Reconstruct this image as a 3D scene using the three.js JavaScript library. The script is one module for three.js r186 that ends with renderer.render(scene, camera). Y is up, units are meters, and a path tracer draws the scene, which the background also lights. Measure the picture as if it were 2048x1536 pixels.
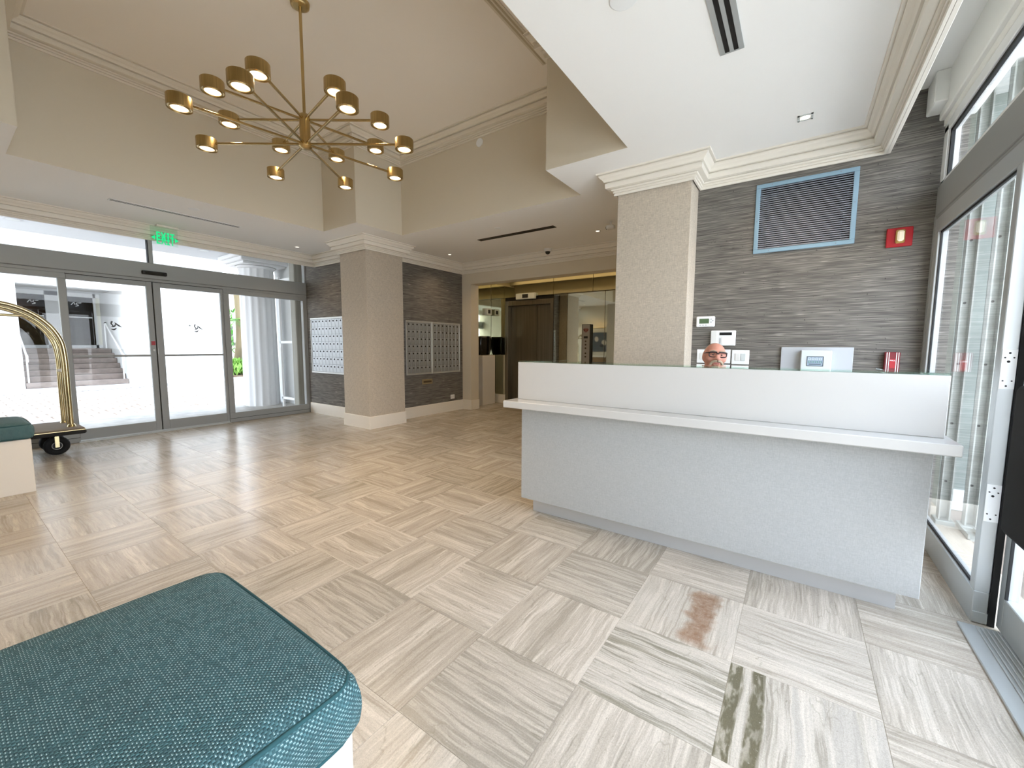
import * as THREE from 'three';
import { mergeGeometries, mergeVertices } from 'three/addons/utils/BufferGeometryUtils.js';
import { RoundedBoxGeometry } from 'three/addons/geometries/RoundedBoxGeometry.js';
import { TextGeometry } from 'three/addons/geometries/TextGeometry.js';
import { FontLoader } from 'three/addons/loaders/FontLoader.js';
import { MarchingCubes } from 'three/addons/objects/MarchingCubes.js';
import { RectAreaLightUniformsLib } from 'three/addons/lights/RectAreaLightUniformsLib.js';

// ------------------------------------------------------------------ camera, sky, sun, exposure
RectAreaLightUniformsLib.init();
const scene = new THREE.Scene();
const renderer = new THREE.WebGLRenderer({ antialias: true });
renderer.toneMapping = THREE.LinearToneMapping;
renderer.toneMappingExposure = 1.06;
renderer.shadowMap.enabled = true;
const camera = new THREE.PerspectiveCamera(2 * Math.atan(768 / 815.66) * 180 / Math.PI, 2048 / 1536, 0.05, 200);
camera.position.set(0, 1.25, 0);
camera.rotation.set(-0.09284, 0.60889, 0.00465, 'YXZ');
const SUN = new THREE.Vector3(-0.03, 0.80, 0.60).normalize();
{ // hazy bright sky, even all the way round
  const W = 64, Hh = 64, d = new Float32Array(W * Hh * 4);
  for (let y = 0; y < Hh; y++) for (let x = 0; x < W; x++) {
    const up = Math.max(0, Math.sin(((y + 0.5) / Hh - 0.5) * Math.PI)), k = 1 - Math.pow(1 - up, 3), o = (y * W + x) * 4;
    d[o] = 0.95 - 0.20 * k; d[o + 1] = 1.0 - 0.12 * k; d[o + 2] = 1.06 + 0.02 * k; d[o + 3] = 1;
  }
  const t = new THREE.DataTexture(d, W, Hh, THREE.RGBAFormat, THREE.FloatType); t.mapping = THREE.EquirectangularReflectionMapping; t.magFilter = THREE.LinearFilter; t.needsUpdate = true;
  scene.background = t;
}
scene.backgroundIntensity = 8.2;
const sun = new THREE.DirectionalLight(0xfff3e2, 6);
sun.position.copy(SUN).multiplyScalar(40); sun.target.position.set(-8, 0, -3);
sun.position.add(sun.target.position);
sun.castShadow = true; sun.shadow.mapSize.set(2048, 2048);
Object.assign(sun.shadow.camera, { left: -25, right: 25, top: 25, bottom: -25, near: 1, far: 90 });
scene.add(sun, sun.target);
const CHANDELIER_CD = 1.6, DOWNLIGHT_CD = 2, COVE = 6;

// ------------------------------------------------------------------ helpers
let seed = 7;
const rnd = () => { seed = (seed * 1664525 + 1013904223) >>> 0; return seed / 4294967296; };
const rr = (a, b) => a + (b - a) * rnd();
const V = (x, y, z) => new THREE.Vector3(x, y, z);
const origin = new Map(), taken = new Map();
function numbered(n) { const k = taken.get(n) || 0; taken.set(n, k + 1); return k ? n + '_' + String(k).padStart(3, '0') : n; }
function plain(g) {                                            // position, normal, uv, no index
  if (g.index) g = g.toNonIndexed();
  for (const k of Object.keys(g.attributes)) if (!['position', 'normal', 'uv'].includes(k)) g.deleteAttribute(k);
  if (!g.attributes.uv) g.setAttribute('uv', new THREE.BufferAttribute(new Float32Array(g.attributes.position.count * 2), 2));
  if (!g.attributes.normal) g.computeVertexNormals();
  return g;
}
function metric(g) {                                           // uv in metres, from the side each triangle faces
  g = plain(g);
  const p = g.attributes.position, uv = g.attributes.uv, a = V(), b = V(), c = V();
  for (let i = 0; i < p.count; i += 3) {
    a.fromBufferAttribute(p, i); b.fromBufferAttribute(p, i + 1); c.fromBufferAttribute(p, i + 2);
    const n = b.clone().sub(a).cross(c.clone().sub(a)), ax = Math.abs(n.x), ay = Math.abs(n.y), az = Math.abs(n.z);
    [a, b, c].forEach((q, k) => {
      if (ay >= ax && ay >= az) uv.setXY(i + k, q.x, q.z);
      else if (ax >= az) uv.setXY(i + k, q.z, q.y);
      else uv.setXY(i + k, q.x, q.y);
    });
  }
  return g;
}
function bx(x0, x1, y0, y1, z0, z1, c = 0) {                   // box from its limits, edges chamfered by c
  if (x0 > x1) [x0, x1] = [x1, x0]; if (y0 > y1) [y0, y1] = [y1, y0]; if (z0 > z1) [z0, z1] = [z1, z0];
  const w = x1 - x0, h = y1 - y0, d = z1 - z0;
  let g;
  if (!c) g = new THREE.BoxGeometry(w, h, d);
  else {
    const X = w / 2, Y = h / 2, Z = d / 2, t = [], q = (a, b, e, f) => t.push(a, b, e, a, e, f);
    const P = (sx, sy, sz, k) => [sx * (X - (k === 0 ? 0 : c)), sy * (Y - (k === 1 ? 0 : c)), sz * (Z - (k === 2 ? 0 : c))];
    for (const s of [-1, 1]) {
      for (const k of [0, 1, 2]) {
        const cs = [[-1, -1], [1, -1], [1, 1], [-1, 1]].map(([a, b]) => { const v = [0, 0, 0]; v[k] = s; v[(k + 1) % 3] = a; v[(k + 2) % 3] = b; return P(...v, k); });
        s > 0 ? q(...cs) : q(...cs.reverse());
      }
    }
    for (const k of [0, 1, 2]) for (const a of [-1, 1]) for (const b of [-1, 1]) {
      const i = (k + 1) % 3, j = (k + 2) % 3, m = (e, f) => { const v = [0, 0, 0]; v[k] = e; v[i] = a; v[j] = b; return P(...v, f); };
      const r = [m(-1, i), m(1, i), m(1, j), m(-1, j)];
      a * b > 0 ? q(...r.reverse()) : q(...r);
      r.length = 0;
    }
    for (const a of [-1, 1]) for (const b of [-1, 1]) for (const e of [-1, 1]) {
      const r = [P(a, b, e, 0), P(a, b, e, 1), P(a, b, e, 2)];
      t.push(...(a * b * e > 0 ? r : r.reverse()));
    }
    g = new THREE.BufferGeometry().setAttribute('position', new THREE.BufferAttribute(new Float32Array(t.flat()), 3));
    g.computeVertexNormals();
  }
  g.translate((x0 + x1) / 2, (y0 + y1) / 2, (z0 + z1) / 2);
  return metric(g);
}
const join = (...gs) => mergeGeometries(gs.flat().map(plain));
function cyl(r0, r1, h, x, y, z, seg = 24, axis = 'y', open = false) {   // centred on x, y, z
  const g = new THREE.CylinderGeometry(r1, r0, h, seg, 1, open);
  if (axis === 'x') g.rotateZ(-Math.PI / 2); if (axis === 'z') g.rotateX(Math.PI / 2);
  return plain(g.translate(x, y, z));
}
function tube(points, r, seg = 10, steps = 0, closed = false) {
  const c = points.length === 2 ? new THREE.LineCurve3(...points) : new THREE.CatmullRomCurve3(points, closed, 'centripetal');
  return plain(new THREE.TubeGeometry(c, steps || (points.length === 2 ? 1 : points.length * 6), r, seg, closed));
}
function bar(a, b, r, seg = 10) {                              // a closed round bar between two points
  const d = b.clone().sub(a), g = new THREE.CylinderGeometry(r, r, d.length(), seg);
  g.applyQuaternion(new THREE.Quaternion().setFromUnitVectors(V(0, 1, 0), d.clone().normalize()));
  const m = a.clone().add(b).multiplyScalar(0.5);
  return plain(g.translate(m.x, m.y, m.z));
}
const lathe = (pts, x, y, z, seg = 32) => plain(new THREE.LatheGeometry(pts.map(([a, b]) => new THREE.Vector2(a, b)), seg).translate(x, y, z));
function poly(points, y0, y1, holes = []) {                    // plan outline [x, z] raised from y0 to y1
  const path = (P, pts) => { pts.forEach(([x, z], i) => (i ? P.lineTo(x, -z) : P.moveTo(x, -z))); P.closePath(); return P; };
  const s = path(new THREE.Shape(), points);
  s.holes = holes.map((h) => path(new THREE.Path(), h));
  return new THREE.ExtrudeGeometry(s, { depth: y1 - y0, bevelEnabled: false }).rotateX(-Math.PI / 2).translate(0, y0, 0);
}
function sweep(path, profile, closed = false) {                // profile [out, y] swept along plan points [x, z]; out points to the right of travel
  const n = path.length, pos = [], at = [];
  for (let i = 0; i < n; i++) {
    const dir = (a, b) => { const x = path[b][0] - path[a][0], z = path[b][1] - path[a][1], l = Math.hypot(x, z); return [x / l, z / l]; };
    const p = i > 0 ? dir(i - 1, i) : closed ? dir(n - 1, 0) : null, q = i < n - 1 ? dir(i, i + 1) : closed ? dir(n - 1, 0) : null;
    const na = p ? [-p[1], p[0]] : [-q[1], q[0]], nb = q ? [-q[1], q[0]] : na;
    const k = 1 + na[0] * nb[0] + na[1] * nb[1];
    at.push([(na[0] + nb[0]) / k, (na[1] + nb[1]) / k]);
  }
  const pt = (i, [d, y]) => [path[i][0] + at[i][0] * d, y, path[i][1] + at[i][1] * d];
  for (let i = 0; i < (closed ? n : n - 1); i++) for (let j = 0; j < profile.length - 1; j++) {
    const e = (i + 1) % n, a = pt(i, profile[j]), b = pt(e, profile[j]), c = pt(e, profile[j + 1]), d = pt(i, profile[j + 1]);
    pos.push(a, c, b, a, d, c);
  }
  const g = new THREE.BufferGeometry().setAttribute('position', new THREE.BufferAttribute(new Float32Array(pos.flat()), 3));
  g.computeVertexNormals();
  return metric(g);
}
function thing(name, label, category, [x, y, z] = [0, 0, 0], group) {
  const o = new THREE.Group(); o.name = numbered(name); o.position.set(x, y, z); scene.add(o);
  o.userData = { label, category }; if (group) o.userData.group = group;
  origin.set(o, o.position.clone());
  return o;
}
function part(parent, name, geometry, material, label) {       // geometry in world coordinates
  const p = origin.get(parent) || V();
  const m = new THREE.Mesh(geometry.clone().translate(-p.x, -p.y, -p.z), material); m.name = name; parent.add(m);
  if (label) m.userData.label = label;
  origin.set(m, p);
  return m;
}
function solo(name, label, category, geometry, material, [x, y, z], group) {
  const m = new THREE.Mesh(geometry.clone().translate(-x, -y, -z), material); m.name = numbered(name); m.position.set(x, y, z); scene.add(m);
  m.userData = { label, category }; if (group) m.userData.group = group;
  origin.set(m, m.position.clone());
  return m;
}
function struct(name, geometry, material) {
  const m = geometry ? new THREE.Mesh(geometry, material) : new THREE.Group();
  m.name = numbered(name); m.userData = { kind: 'structure' }; scene.add(m); origin.set(m, V());
  return m;
}
// ------------------------------------------------------------------ noise and textures
const H = (x, y, s) => { let h = Math.imul(x, 374761393) + Math.imul(y, 668265263) + Math.imul(s, 974634777); h = Math.imul(h ^ (h >>> 13), 1274126177); return ((h ^ (h >>> 16)) >>> 0) / 4294967296; };
function vn(x, y, px, py, s) {                                  // value noise, repeating after px, py cells
  const i = Math.floor(x), j = Math.floor(y), fx = x - i, fy = y - j, u = fx * fx * (3 - 2 * fx), v = fy * fy * (3 - 2 * fy), m = (a, n) => ((a % n) + n) % n;
  const a = m(i, px), b = m(i + 1, px), c = m(j, py), d = m(j + 1, py);
  return (H(a, c, s) * (1 - u) + H(b, c, s) * u) * (1 - v) + (H(a, d, s) * (1 - u) + H(b, d, s) * u) * v;
}
const fb = (x, y, px, py, s, o = 3) => { let t = 0, a = 0.5, n = 0; for (let k = 0; k < o; k++) { t += a * vn(x, y, px, py, s + k * 17); n += a; a /= 2; x *= 2; y *= 2; px *= 2; py *= 2; } return t / n; };
const sm = (a, b, x) => { const t = Math.min(1, Math.max(0, (x - a) / (b - a))); return t * t * (3 - 2 * t); };
const mixc = (a, b, t) => a.map((v, i) => v + (b[i] - v) * t);
function texture(w, h, f, srgb = true) {
  const d = new Uint8Array(w * h * 4);
  for (let y = 0; y < h; y++) for (let x = 0; x < w; x++) { const c = f(x / w, y / h), o = (y * w + x) * 4; for (let k = 0; k < 3; k++) d[o + k] = Math.max(0, Math.min(255, Array.isArray(c) ? c[k] : c)); d[o + 3] = 255; }
  const t = new THREE.DataTexture(d, w, h); t.wrapS = t.wrapT = THREE.RepeatWrapping; t.magFilter = THREE.LinearFilter; t.minFilter = THREE.LinearMipmapLinearFilter;
  if (srgb) t.colorSpace = THREE.SRGBColorSpace;
  t.needsUpdate = true;
  return t;
}
function scaled(t, u, v) { const c = t.clone(); c.repeat.set(1 / u, 1 / v); c.needsUpdate = true; return c; }
function canvasTex(w, h, draw) {
  const c = document.createElement('canvas'); c.width = w; c.height = h; draw(c.getContext('2d'), w, h);
  const t = new THREE.CanvasTexture(c); t.colorSpace = THREE.SRGBColorSpace; return t;
}
const CREAM = [198, 190, 178], TAN = [177, 165, 150], GREY = [166, 161, 153], DARK = [126, 121, 104], BROWN = [140, 108, 84], PALE = [212, 203, 190];
function travertine(s, o = {}) {                                // veins run along u
  const base = mixc(CREAM, TAN, o.warm ?? 0.3), grey = o.grey ?? 0.4, dark = o.dark ?? 0.2;
  return texture(512, 512, (u, v) => {
    const w = (fb(u * 2, v * 3, 2, 3, s, 3) - 0.5) * 0.055 + (fb(u * 11, v * 16, 11, 16, s + 5, 2) - 0.5) * 0.010, t = v + w;
    const wide = fb(u * 1, t * 6, 1, 6, s + 1, 2), band = fb(u * 1, t * 15, 1, 15, s + 2, 3), mid = fb(u * 2, t * 38, 2, 38, s + 4, 2), fine = fb(u * 4, t * 110, 4, 110, s + 3, 2);
    const n = 0.20 * wide + 0.22 * band + 0.30 * mid + 0.28 * fine, low = mixc(mixc(TAN, GREY, grey), DARK, 0.10 + 0.5 * dark);
    let c = n < 0.5 ? mixc(low, base, sm(0.32, 0.5, n)) : mixc(base, PALE, sm(0.5, 0.68, n));
    c = mixc(c, DARK, sm(0.60, 0.78, fb(u * 1, t * 13 + 3, 1, 13, s + 7, 4)) * dark * (0.3 + 0.7 * fine));
    const vein = Math.abs(fb(u * 2, t * 10, 2, 10, s + 21, 3) - 0.5); if (vein < 0.02) c = mixc(c, DARK, 0.30 * (1 - vein / 0.02) * sm(0.4, 0.6, fb(u * 4, v * 4, 4, 4, s + 23, 2)));
    if (o.stain) { const k = sm(0.18, 0.05, Math.abs(t - 0.66) + (fb(u * 8, v * 8, 8, 8, s + 3, 3) - 0.5) * 0.16) * sm(-0.05, 0.12, u) * sm(1.05, 0.86, u); c = mixc(c, BROWN, k * (0.55 + 0.45 * fb(u * 40, v * 40, 40, 40, s, 2))); }
    if (o.bed) { const w2 = t + (fine - 0.5) * 0.025, g2 = 0.4 + 0.6 * sm(0.3, 0.55, fb(u * 9, t * 30, 9, 30, s + 31, 3)), k = Math.max(sm(0.115, 0.085, w2), sm(0.155, 0.185, w2) * sm(0.285, 0.25, w2)) * g2; c = mixc(c, [96, 91, 70], k * 0.92); c = mixc(c, GREY, 0.5 * sm(0.5, 0.7, band) * sm(0.28, 0.34, t)); }
    const pit = vn(u * 70, v * 130, 70, 130, s + 11);
    if (pit > 0.90) c = mixc(c, pit > 0.955 ? [226, 220, 210] : DARK, 0.5 * sm(0.90, 0.95, pit));
    const k = 0.915 + 0.10 * vn(u * 150, v * 220, 150, 220, s + 13);
    return c.map((x) => x * k);
  });
}
const TRAV = [];
for (let k = 0; k < 9; k++) TRAV.push(travertine(100 + k * 37, { warm: [0.25, 0.4, 0.55, 0.3, 0.45, 0.2, 0.35, 0.5, 0.3][k], grey: [0.3, 0.45, 0.2, 0.55, 0.35, 0.3, 0.5, 0.3, 0.45][k], dark: [0.05, 0.15, 0.05, 0.35, 0.12, 0.0, 0.2, 0.08, 0.28][k] }));
TRAV.push(travertine(911, { warm: 0.2, grey: 0.2, dark: 0.1, stain: true }), travertine(733, { warm: 0.1, grey: 0.8, dark: 0.9 }), travertine(577, { warm: 0.1, grey: 0.5, dark: 0.25, bed: true }));
const tGrass = texture(1024, 1024, (u, v) => {                  // woven grass: fibres lie along u
  const w = v + (fb(u * 2, v * 6, 2, 6, 3, 2) - 0.5) * 0.006;
  const f = fb(u * 5, w * 190, 5, 190, 21, 2), g = vn(u * 11, w * 330, 11, 330, 25), b = fb(u * 3, w * 40, 3, 40, 31, 2);
  let k = 107 + (f - 0.5) * 50 + (g - 0.5) * 46 + (b - 0.5) * 8;
  const streak = vn(u * 7, w * 190, 7, 190, 41); if (streak > 0.86) k += (streak - 0.86) * 420;
  const knot = vn(u * 60, v * 110, 60, 110, 51); if (knot > 0.955) k -= 34;
  return [k * 1.0, k * 0.965, k * 0.91];
});
const tLinen = texture(512, 512, (u, v) => {                    // plain weave with slubs
  const a = fb(u * 14, v * 128, 14, 128, 61, 2), b = fb(u * 128, v * 14, 128, 14, 67, 2), n = vn(u * 200, v * 200, 200, 200, 71), c = fb(u * 6, v * 6, 6, 6, 73, 3);
  return 222 + (a - 0.5) * 34 + (b - 0.5) * 34 + (n - 0.5) * 16 + (c - 0.5) * 5;
});
const tSoft = texture(512, 512, (u, v) => 228 + (fb(u * 20, v * 150, 20, 150, 161, 2) - 0.5) * 18 + (fb(u * 150, v * 20, 150, 20, 167, 2) - 0.5) * 18);
const cell = (u, v) => { const x = u * 48, y = v * 48, i = Math.floor(x), j = Math.floor(y); return [i, j, x - i, y - j, (i + j) % 2]; };
const tWeave = texture(1024, 1024, (u, v) => {                  // yarn colours of the basket weave: teal weft, deeper teal warp, a thin pale yarn laid in with the weft
  const [i, j, fx, fy, over] = cell(u, v), d = over ? 0.22 * (vn(u * 10, j * 0.5, 10, 24, 82) - 0.5) : 0.22 * (vn(i * 0.5, v * 10, 24, 10, 81) - 0.5);
  if (over && Math.abs(fy - 0.5) < 0.13 && H(i, j, 85) > 0.3) return [160, 186, 188];
  return (over ? [74, 112, 117] : [44, 79, 84]).map((c) => c * (1 + d));
});
const tWeaveH = texture(1024, 1024, (u, v) => { const [, , fx, fy, over] = cell(u, v), e = Math.sin((over ? fx : fy) * Math.PI), q = Math.sin((over ? fy : fx) * Math.PI); return 255 * (0.25 + 0.75 * e) * Math.sqrt(q); }, false);
const tPaving = texture(256, 256, (u, v) => { const n = fb(u * 16, v * 16, 16, 16, 91, 4); return [138 + n * 40, 133 + n * 40, 130 + n * 40]; });
const tConcrete = texture(256, 256, (u, v) => { const n = fb(u * 6, v * 6, 6, 6, 93, 5); return 185 + n * 60; });
const tStreak = texture(256, 256, (u, v) => 200 + 55 * fb(u * 128, v * 2, 128, 2, 95, 2));

// ------------------------------------------------------------------ materials
const std = (color, roughness = 0.7, metalness = 0, extra = {}) => new THREE.MeshStandardMaterial({ color, roughness, metalness, ...extra });
const phy = (o) => new THREE.MeshPhysicalMaterial(o);
const M = {
  ceiling: std('#f4f4f2', 0.9), cream: std('#d8cfbc', 0.9), trim: std('#ece7dc', 0.6), base: std('#ece6da', 0.5), plaster: std('#eeeeea', 0.85),
  grass: std('#ffffff', 0.85, 0, { map: scaled(tGrass, 0.92, 0.92), bumpMap: scaled(tGrass, 0.92, 0.92), bumpScale: 0.0005 }),
  linen: std('#dbcfbd', 0.9, 0, { map: scaled(tLinen, 0.3, 0.3), bumpMap: scaled(tLinen, 0.3, 0.3), bumpScale: 0.0002 }),
  desk: std('#c3c5c4', 0.85, 0, { map: scaled(tSoft, 0.24, 0.24) }),
  quartz: std('#c9c8c5', 0.16), kick: std('#c4c5c6', 0.4, 0.35), alu: std('#959795', 0.5, 0.15), aluPale: std('#b9bdbd', 0.4, 0.4), gasket: std('#101113', 0.7), black: std('#060607', 0.6),
  glass: phy({ color: 0xffffff, roughness: 0, metalness: 0, transmission: 1, thickness: 0, ior: 1.5 }),
  coated: phy({ color: 0xffffff, roughness: 0, transmission: 1, thickness: 0, ior: 1.5, specularIntensity: 0.3 }),
  slab: phy({ color: 0xe9f5f0, roughness: 0.02, transmission: 1, thickness: 0, ior: 1.5 }),
  acrylic: phy({ color: 0xf4fbf7, roughness: 0.02, transmission: 1, thickness: 0, ior: 1.45 }),
  mirror: std('#d3d6c8', 0.03, 1), bronze: std('#8f897b', 0.34, 0.85, { map: scaled(tStreak, 0.5, 2) }), bronzeDark: std('#4d4438', 0.35, 0.9),
  steel: std('#a8a49c', 0.35, 0.85), brass: std('#dcc28a', 0.28, 1, { map: scaled(tStreak, 0.2, 1) }), brassPale: std('#bfa878', 0.24, 1), gold: std('#c8b98f', 0.16, 1),
  weave: std('#ffffff', 0.8, 0, { map: scaled(tWeave, 0.22, 0.22), bumpMap: scaled(tWeaveH, 0.22, 0.22), bumpScale: 0.0014 }), piping: std('#1d4a4f', 0.8), benchBase: std('#e6e0d5', 0.6),
  grille: std('#86a3b4', 0.5, 0.1), slat: std('#868c98', 0.55, 0.1), dark: std('#141417', 0.8), red: std('#a3121f', 0.4), redDark: std('#6f0d18', 0.45), white: std('#eef0f0', 0.45), offwhite: std('#dfe0dd', 0.5),
  grey: std('#b3b7bb', 0.4), greyPale: std('#c9d0cf', 0.4), lens: phy({ color: 0xfff4dd, roughness: 0.1, clearcoat: 1 }), rubber: std('#0e0e0f', 0.75), carpet: std('#7d7468', 0.95),
  skin: std('#c68b78', 0.55), shirt: std('#27303c', 0.9), trousers: std('#22242a', 0.9), hair: std('#a39a90', 0.9), whiskers: std('#b3a08a', 0.9), frames: std('#1c0d10', 0.3), lips: std('#a55f58', 0.5), eye: std('#f2efea', 0.3), iris: std('#3d3a34', 0.2),
  mail: std('#c6cacd', 0.35, 0.55, { map: scaled(tConcrete, 0.6, 0.6) }), mailFrame: std('#c4c6c4', 0.35, 0.5), lock: std('#0d0e10', 0.5, 0.1),
  pave: std('#ffffff', 0.9, 0, { map: scaled(tPaving, 0.6, 0.6) }), paveB: std('#e6ded7', 0.9, 0, { map: scaled(tPaving, 0.6, 0.6) }), road: std('#77716c', 0.95), step: std('#94877f', 0.9, 0, { map: scaled(tConcrete, 0.8, 0.8) }),
  facade: std('#dcdedd', 0.9), column: std('#dfe1e2', 0.8), glassDark: std('#2a2a2a', 0.08, 0.1), leaf: std('#4d8a33', 0.7), leafPale: std('#86b54f', 0.7), leafDark: std('#2c5a26', 0.7), trunk: std('#9c8a70', 0.95), soil: std('#6b5a48', 1), wood: std('#8a6a45', 0.5),
  bounceStone: std('#dedbd4', 0.9), extWall: std('#99a29c', 0.8, 0, { map: scaled(tConcrete, 0.7, 0.7) }), extFloor: std('#9a8a7c', 0.7, 0, { map: scaled(tConcrete, 0.5, 0.5) }), track: std('#bcc0b9', 0.5, 0.3, { map: scaled(tConcrete, 0.3, 0.3) }),
};
const glow = (color, intensity) => new THREE.MeshStandardMaterial({ color: '#ffffff', emissive: color, emissiveIntensity: intensity, roughness: 0.5 });
const G = { lampDisc: glow('#ffe9c4', 2.2), down: glow('#fff0d8', 2.5), exit: new THREE.MeshStandardMaterial({ color: '#04663f', emissive: '#00d986', emissiveIntensity: 1.1, roughness: 0.5 }), cove: glow('#ffd48c', 1.6), screen: glow('#9fb4c2', 0.35) };

// ------------------------------------------------------------------ the plan, in metres
const XL = -7.42, XR = 0.721, ZM = -4.056, XM = -5.417, ZE = -6.055, ZD = -4.015, ZF = 0.34, ZEL = -7.21, YC = 2.80, YT = 3.90, VL = -7.10, VR = 0.438;
const P1 = [-5.814, -5.154, -4.384, -3.706], P2 = [-1.445, -0.786, -4.1, -3.7305], P3 = [-5.814, -5.154, -0.026, 0.40];
const TRAY = [[-5.417, -3.239], [-4.678, -3.239], [-4.678, -3.972], [-1.918, -3.972], [-1.918, -3.259], [-1.18, -3.259], [-1.18, -0.475], [-1.918, -0.475], [-1.918, 0.24], [-4.678, 0.24], [-4.678, -0.4935], [-5.417, -0.4935]];

// floor: travertine tiles in a basket pattern, each a piece of its own
{
  const fl = struct('floor');
  const T = 0.4535, gap = 0.0007, c = 0.0006, x0 = -0.6, z0 = -1.745;
  const bed = part(fl, 'grout_bed', bx(-7.62, 1.0, -0.2, -0.0012, -7.6, 0.6), std('#b3a897', 0.8)); bed.userData.kind = 'structure';
  const tileGeo = (turn, flip) => {
    const a = T / 2 - gap / 2, b = a - c, P = [], U = [];
    const uv = (x, z) => { let u = x / T + 0.5, v = z / T + 0.5; if (turn) [u, v] = [v, u]; if (flip & 1) u = 1 - u; if (flip & 2) v = 1 - v; return [u, v]; };
    const put = (...q) => { for (const k of [0, 1, 2, 0, 2, 3]) { P.push(...q[k]); U.push(...uv(q[k][0], q[k][2])); } };
    put([-b, 0, b], [b, 0, b], [b, 0, -b], [-b, 0, -b]);
    const cs = [[-1, 1], [1, 1], [1, -1], [-1, -1]];
    for (let i = 0; i < 4; i++) { const [p, q] = cs[i], [r, s] = cs[(i + 1) % 4]; put([p * a, -0.0015, q * a], [r * a, -0.0015, s * a], [r * b, 0, s * b], [p * b, 0, q * b]); }
    const g = new THREE.BufferGeometry().setAttribute('position', new THREE.BufferAttribute(new Float32Array(P), 3)).setAttribute('uv', new THREE.BufferAttribute(new Float32Array(U), 2));
    g.computeVertexNormals();
    return g;
  };
  const geos = [0, 1].map((t) => [0, 1, 2, 3].map((f) => tileGeo(t, f)));
  const mats = TRAV.map((m) => std('#ffffff', 0.26, 0, { map: m }));
  const spots = [];
  for (let i = -16; i <= 2; i++) for (let j = -13; j <= 4; j++) {
    const x = x0 + (i + 0.5) * T, z = z0 + (j + 0.5) * T;
    if (x > 0.95 || x < -7.55 || z > 0.5 || z < -7.3) continue;
    if (x < -5.6 && z < -4.3) continue;
    if (x > -1.3 && z < -4.2) continue;
    spots.push([i, j, x, z, Math.hypot(x, z)]);
  }
  spots.sort((a, b) => a[4] - b[4]);
  const seen = ([, , x, z]) => { const d = -x * 0.572 - z * 0.8203, r = x * 0.8203 - z * 0.572; return d > 0.2 && Math.abs(r) < d * 1.35 + 0.4; };
  const rest = [];
  let n = 0;
  for (const s of spots) {
    const [i, j, x, z] = s, turn = (i + j) & 1 ? 0 : 1;             // tile (0, -1) has its veins along z
    let k = Math.floor(rnd() * 9), f = Math.floor(rnd() * 4);
    if (i === 0 && j === -1) { k = 9; f = 0; } else if (i === 0 && j === 0) { k = 10; f = 0; } else if (i === 1 && j === 0) { k = 11; f = 0; }
    const t = i === 0 && j === -1 ? 1 : (i + j) & 1 ? 1 : 0;
    if (!seen(s) || n >= 300) { rest.push(geos[t][f].clone().translate(x, 0, z)); continue; }
    const m = new THREE.Mesh(geos[t][f], mats[k]); m.name = n ? 'tile_' + String(n).padStart(3, '0') : 'tile'; m.position.set(x, 0, z); fl.add(m); n++;
  }
  if (rest.length) { const m = part(fl, 'outlying_tiles', join(rest), mats[0]); m.userData.kind = 'stuff'; }
}

// ceilings: low soffit round a raised tray
{
  const outline = [[VL, ZF + 0.2], [VL, ZM], [P1[0], ZM], [P1[0], -6.3], [-1.3, -6.3], [-1.3, -4.3], [VR + 0.02, -4.3], [VR + 0.02, ZF + 0.2]];
  struct('ceiling', poly(outline, YC, 4.0, [TRAY]), [M.ceiling, M.cream]);
  struct('ceiling', bx(-5.7, -0.9, YT, 4.1, -4.2, 0.5), std('#f3ece1', 0.9));
  struct('ceiling', bx(XL - 0.25, VL, 3.0, 4.0, -4.4, 0.6), M.ceiling);
  struct('ceiling', bx(VR + 0.02, XR + 0.2, 3.0, 4.0, -4.3, 0.6), M.ceiling);
  struct('roof', bx(-8.0, 1.2, 4.1, 4.4, -8.2, 0.8), M.plaster);
  struct('added_sky_blocker', bx(-10.1, 0.95, 4.4, 26, -16, 14), M.facade);  // unseen tower added over the roof to cut skylight on the drive
  // valance boards that carry the crown in front of the glass
  struct('trim_1', bx(VL - 0.022, VL, 2.622, 3.0, ZM, ZF, 0.002), M.trim);
  struct('trim_2', bx(VR, VR + 0.022, 2.622, 3.0, ZD, ZF, 0.002), M.trim);
}
const CROWN = [[0, 2.622], [0.014, 2.622], [0.016, 2.636], [0.010, 2.638], [0.010, 2.643], [0.022, 2.645], [0.024, 2.654], [0.018, 2.656], [0.018, 2.661], [0.034, 2.664], [0.038, 2.674], [0.030, 2.678], [0.074, 2.680], [0.078, 2.684], [0.079, 2.720], [0.066, 2.723], [0.066, 2.730], [0.088, 2.733], [0.092, 2.742], [0.100, 2.752], [0.114, 2.762], [0.124, 2.774], [0.126, 2.782], [0.118, 2.784], [0.118, 2.788], [0.142, 2.790], [0.144, 2.80]];
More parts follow.
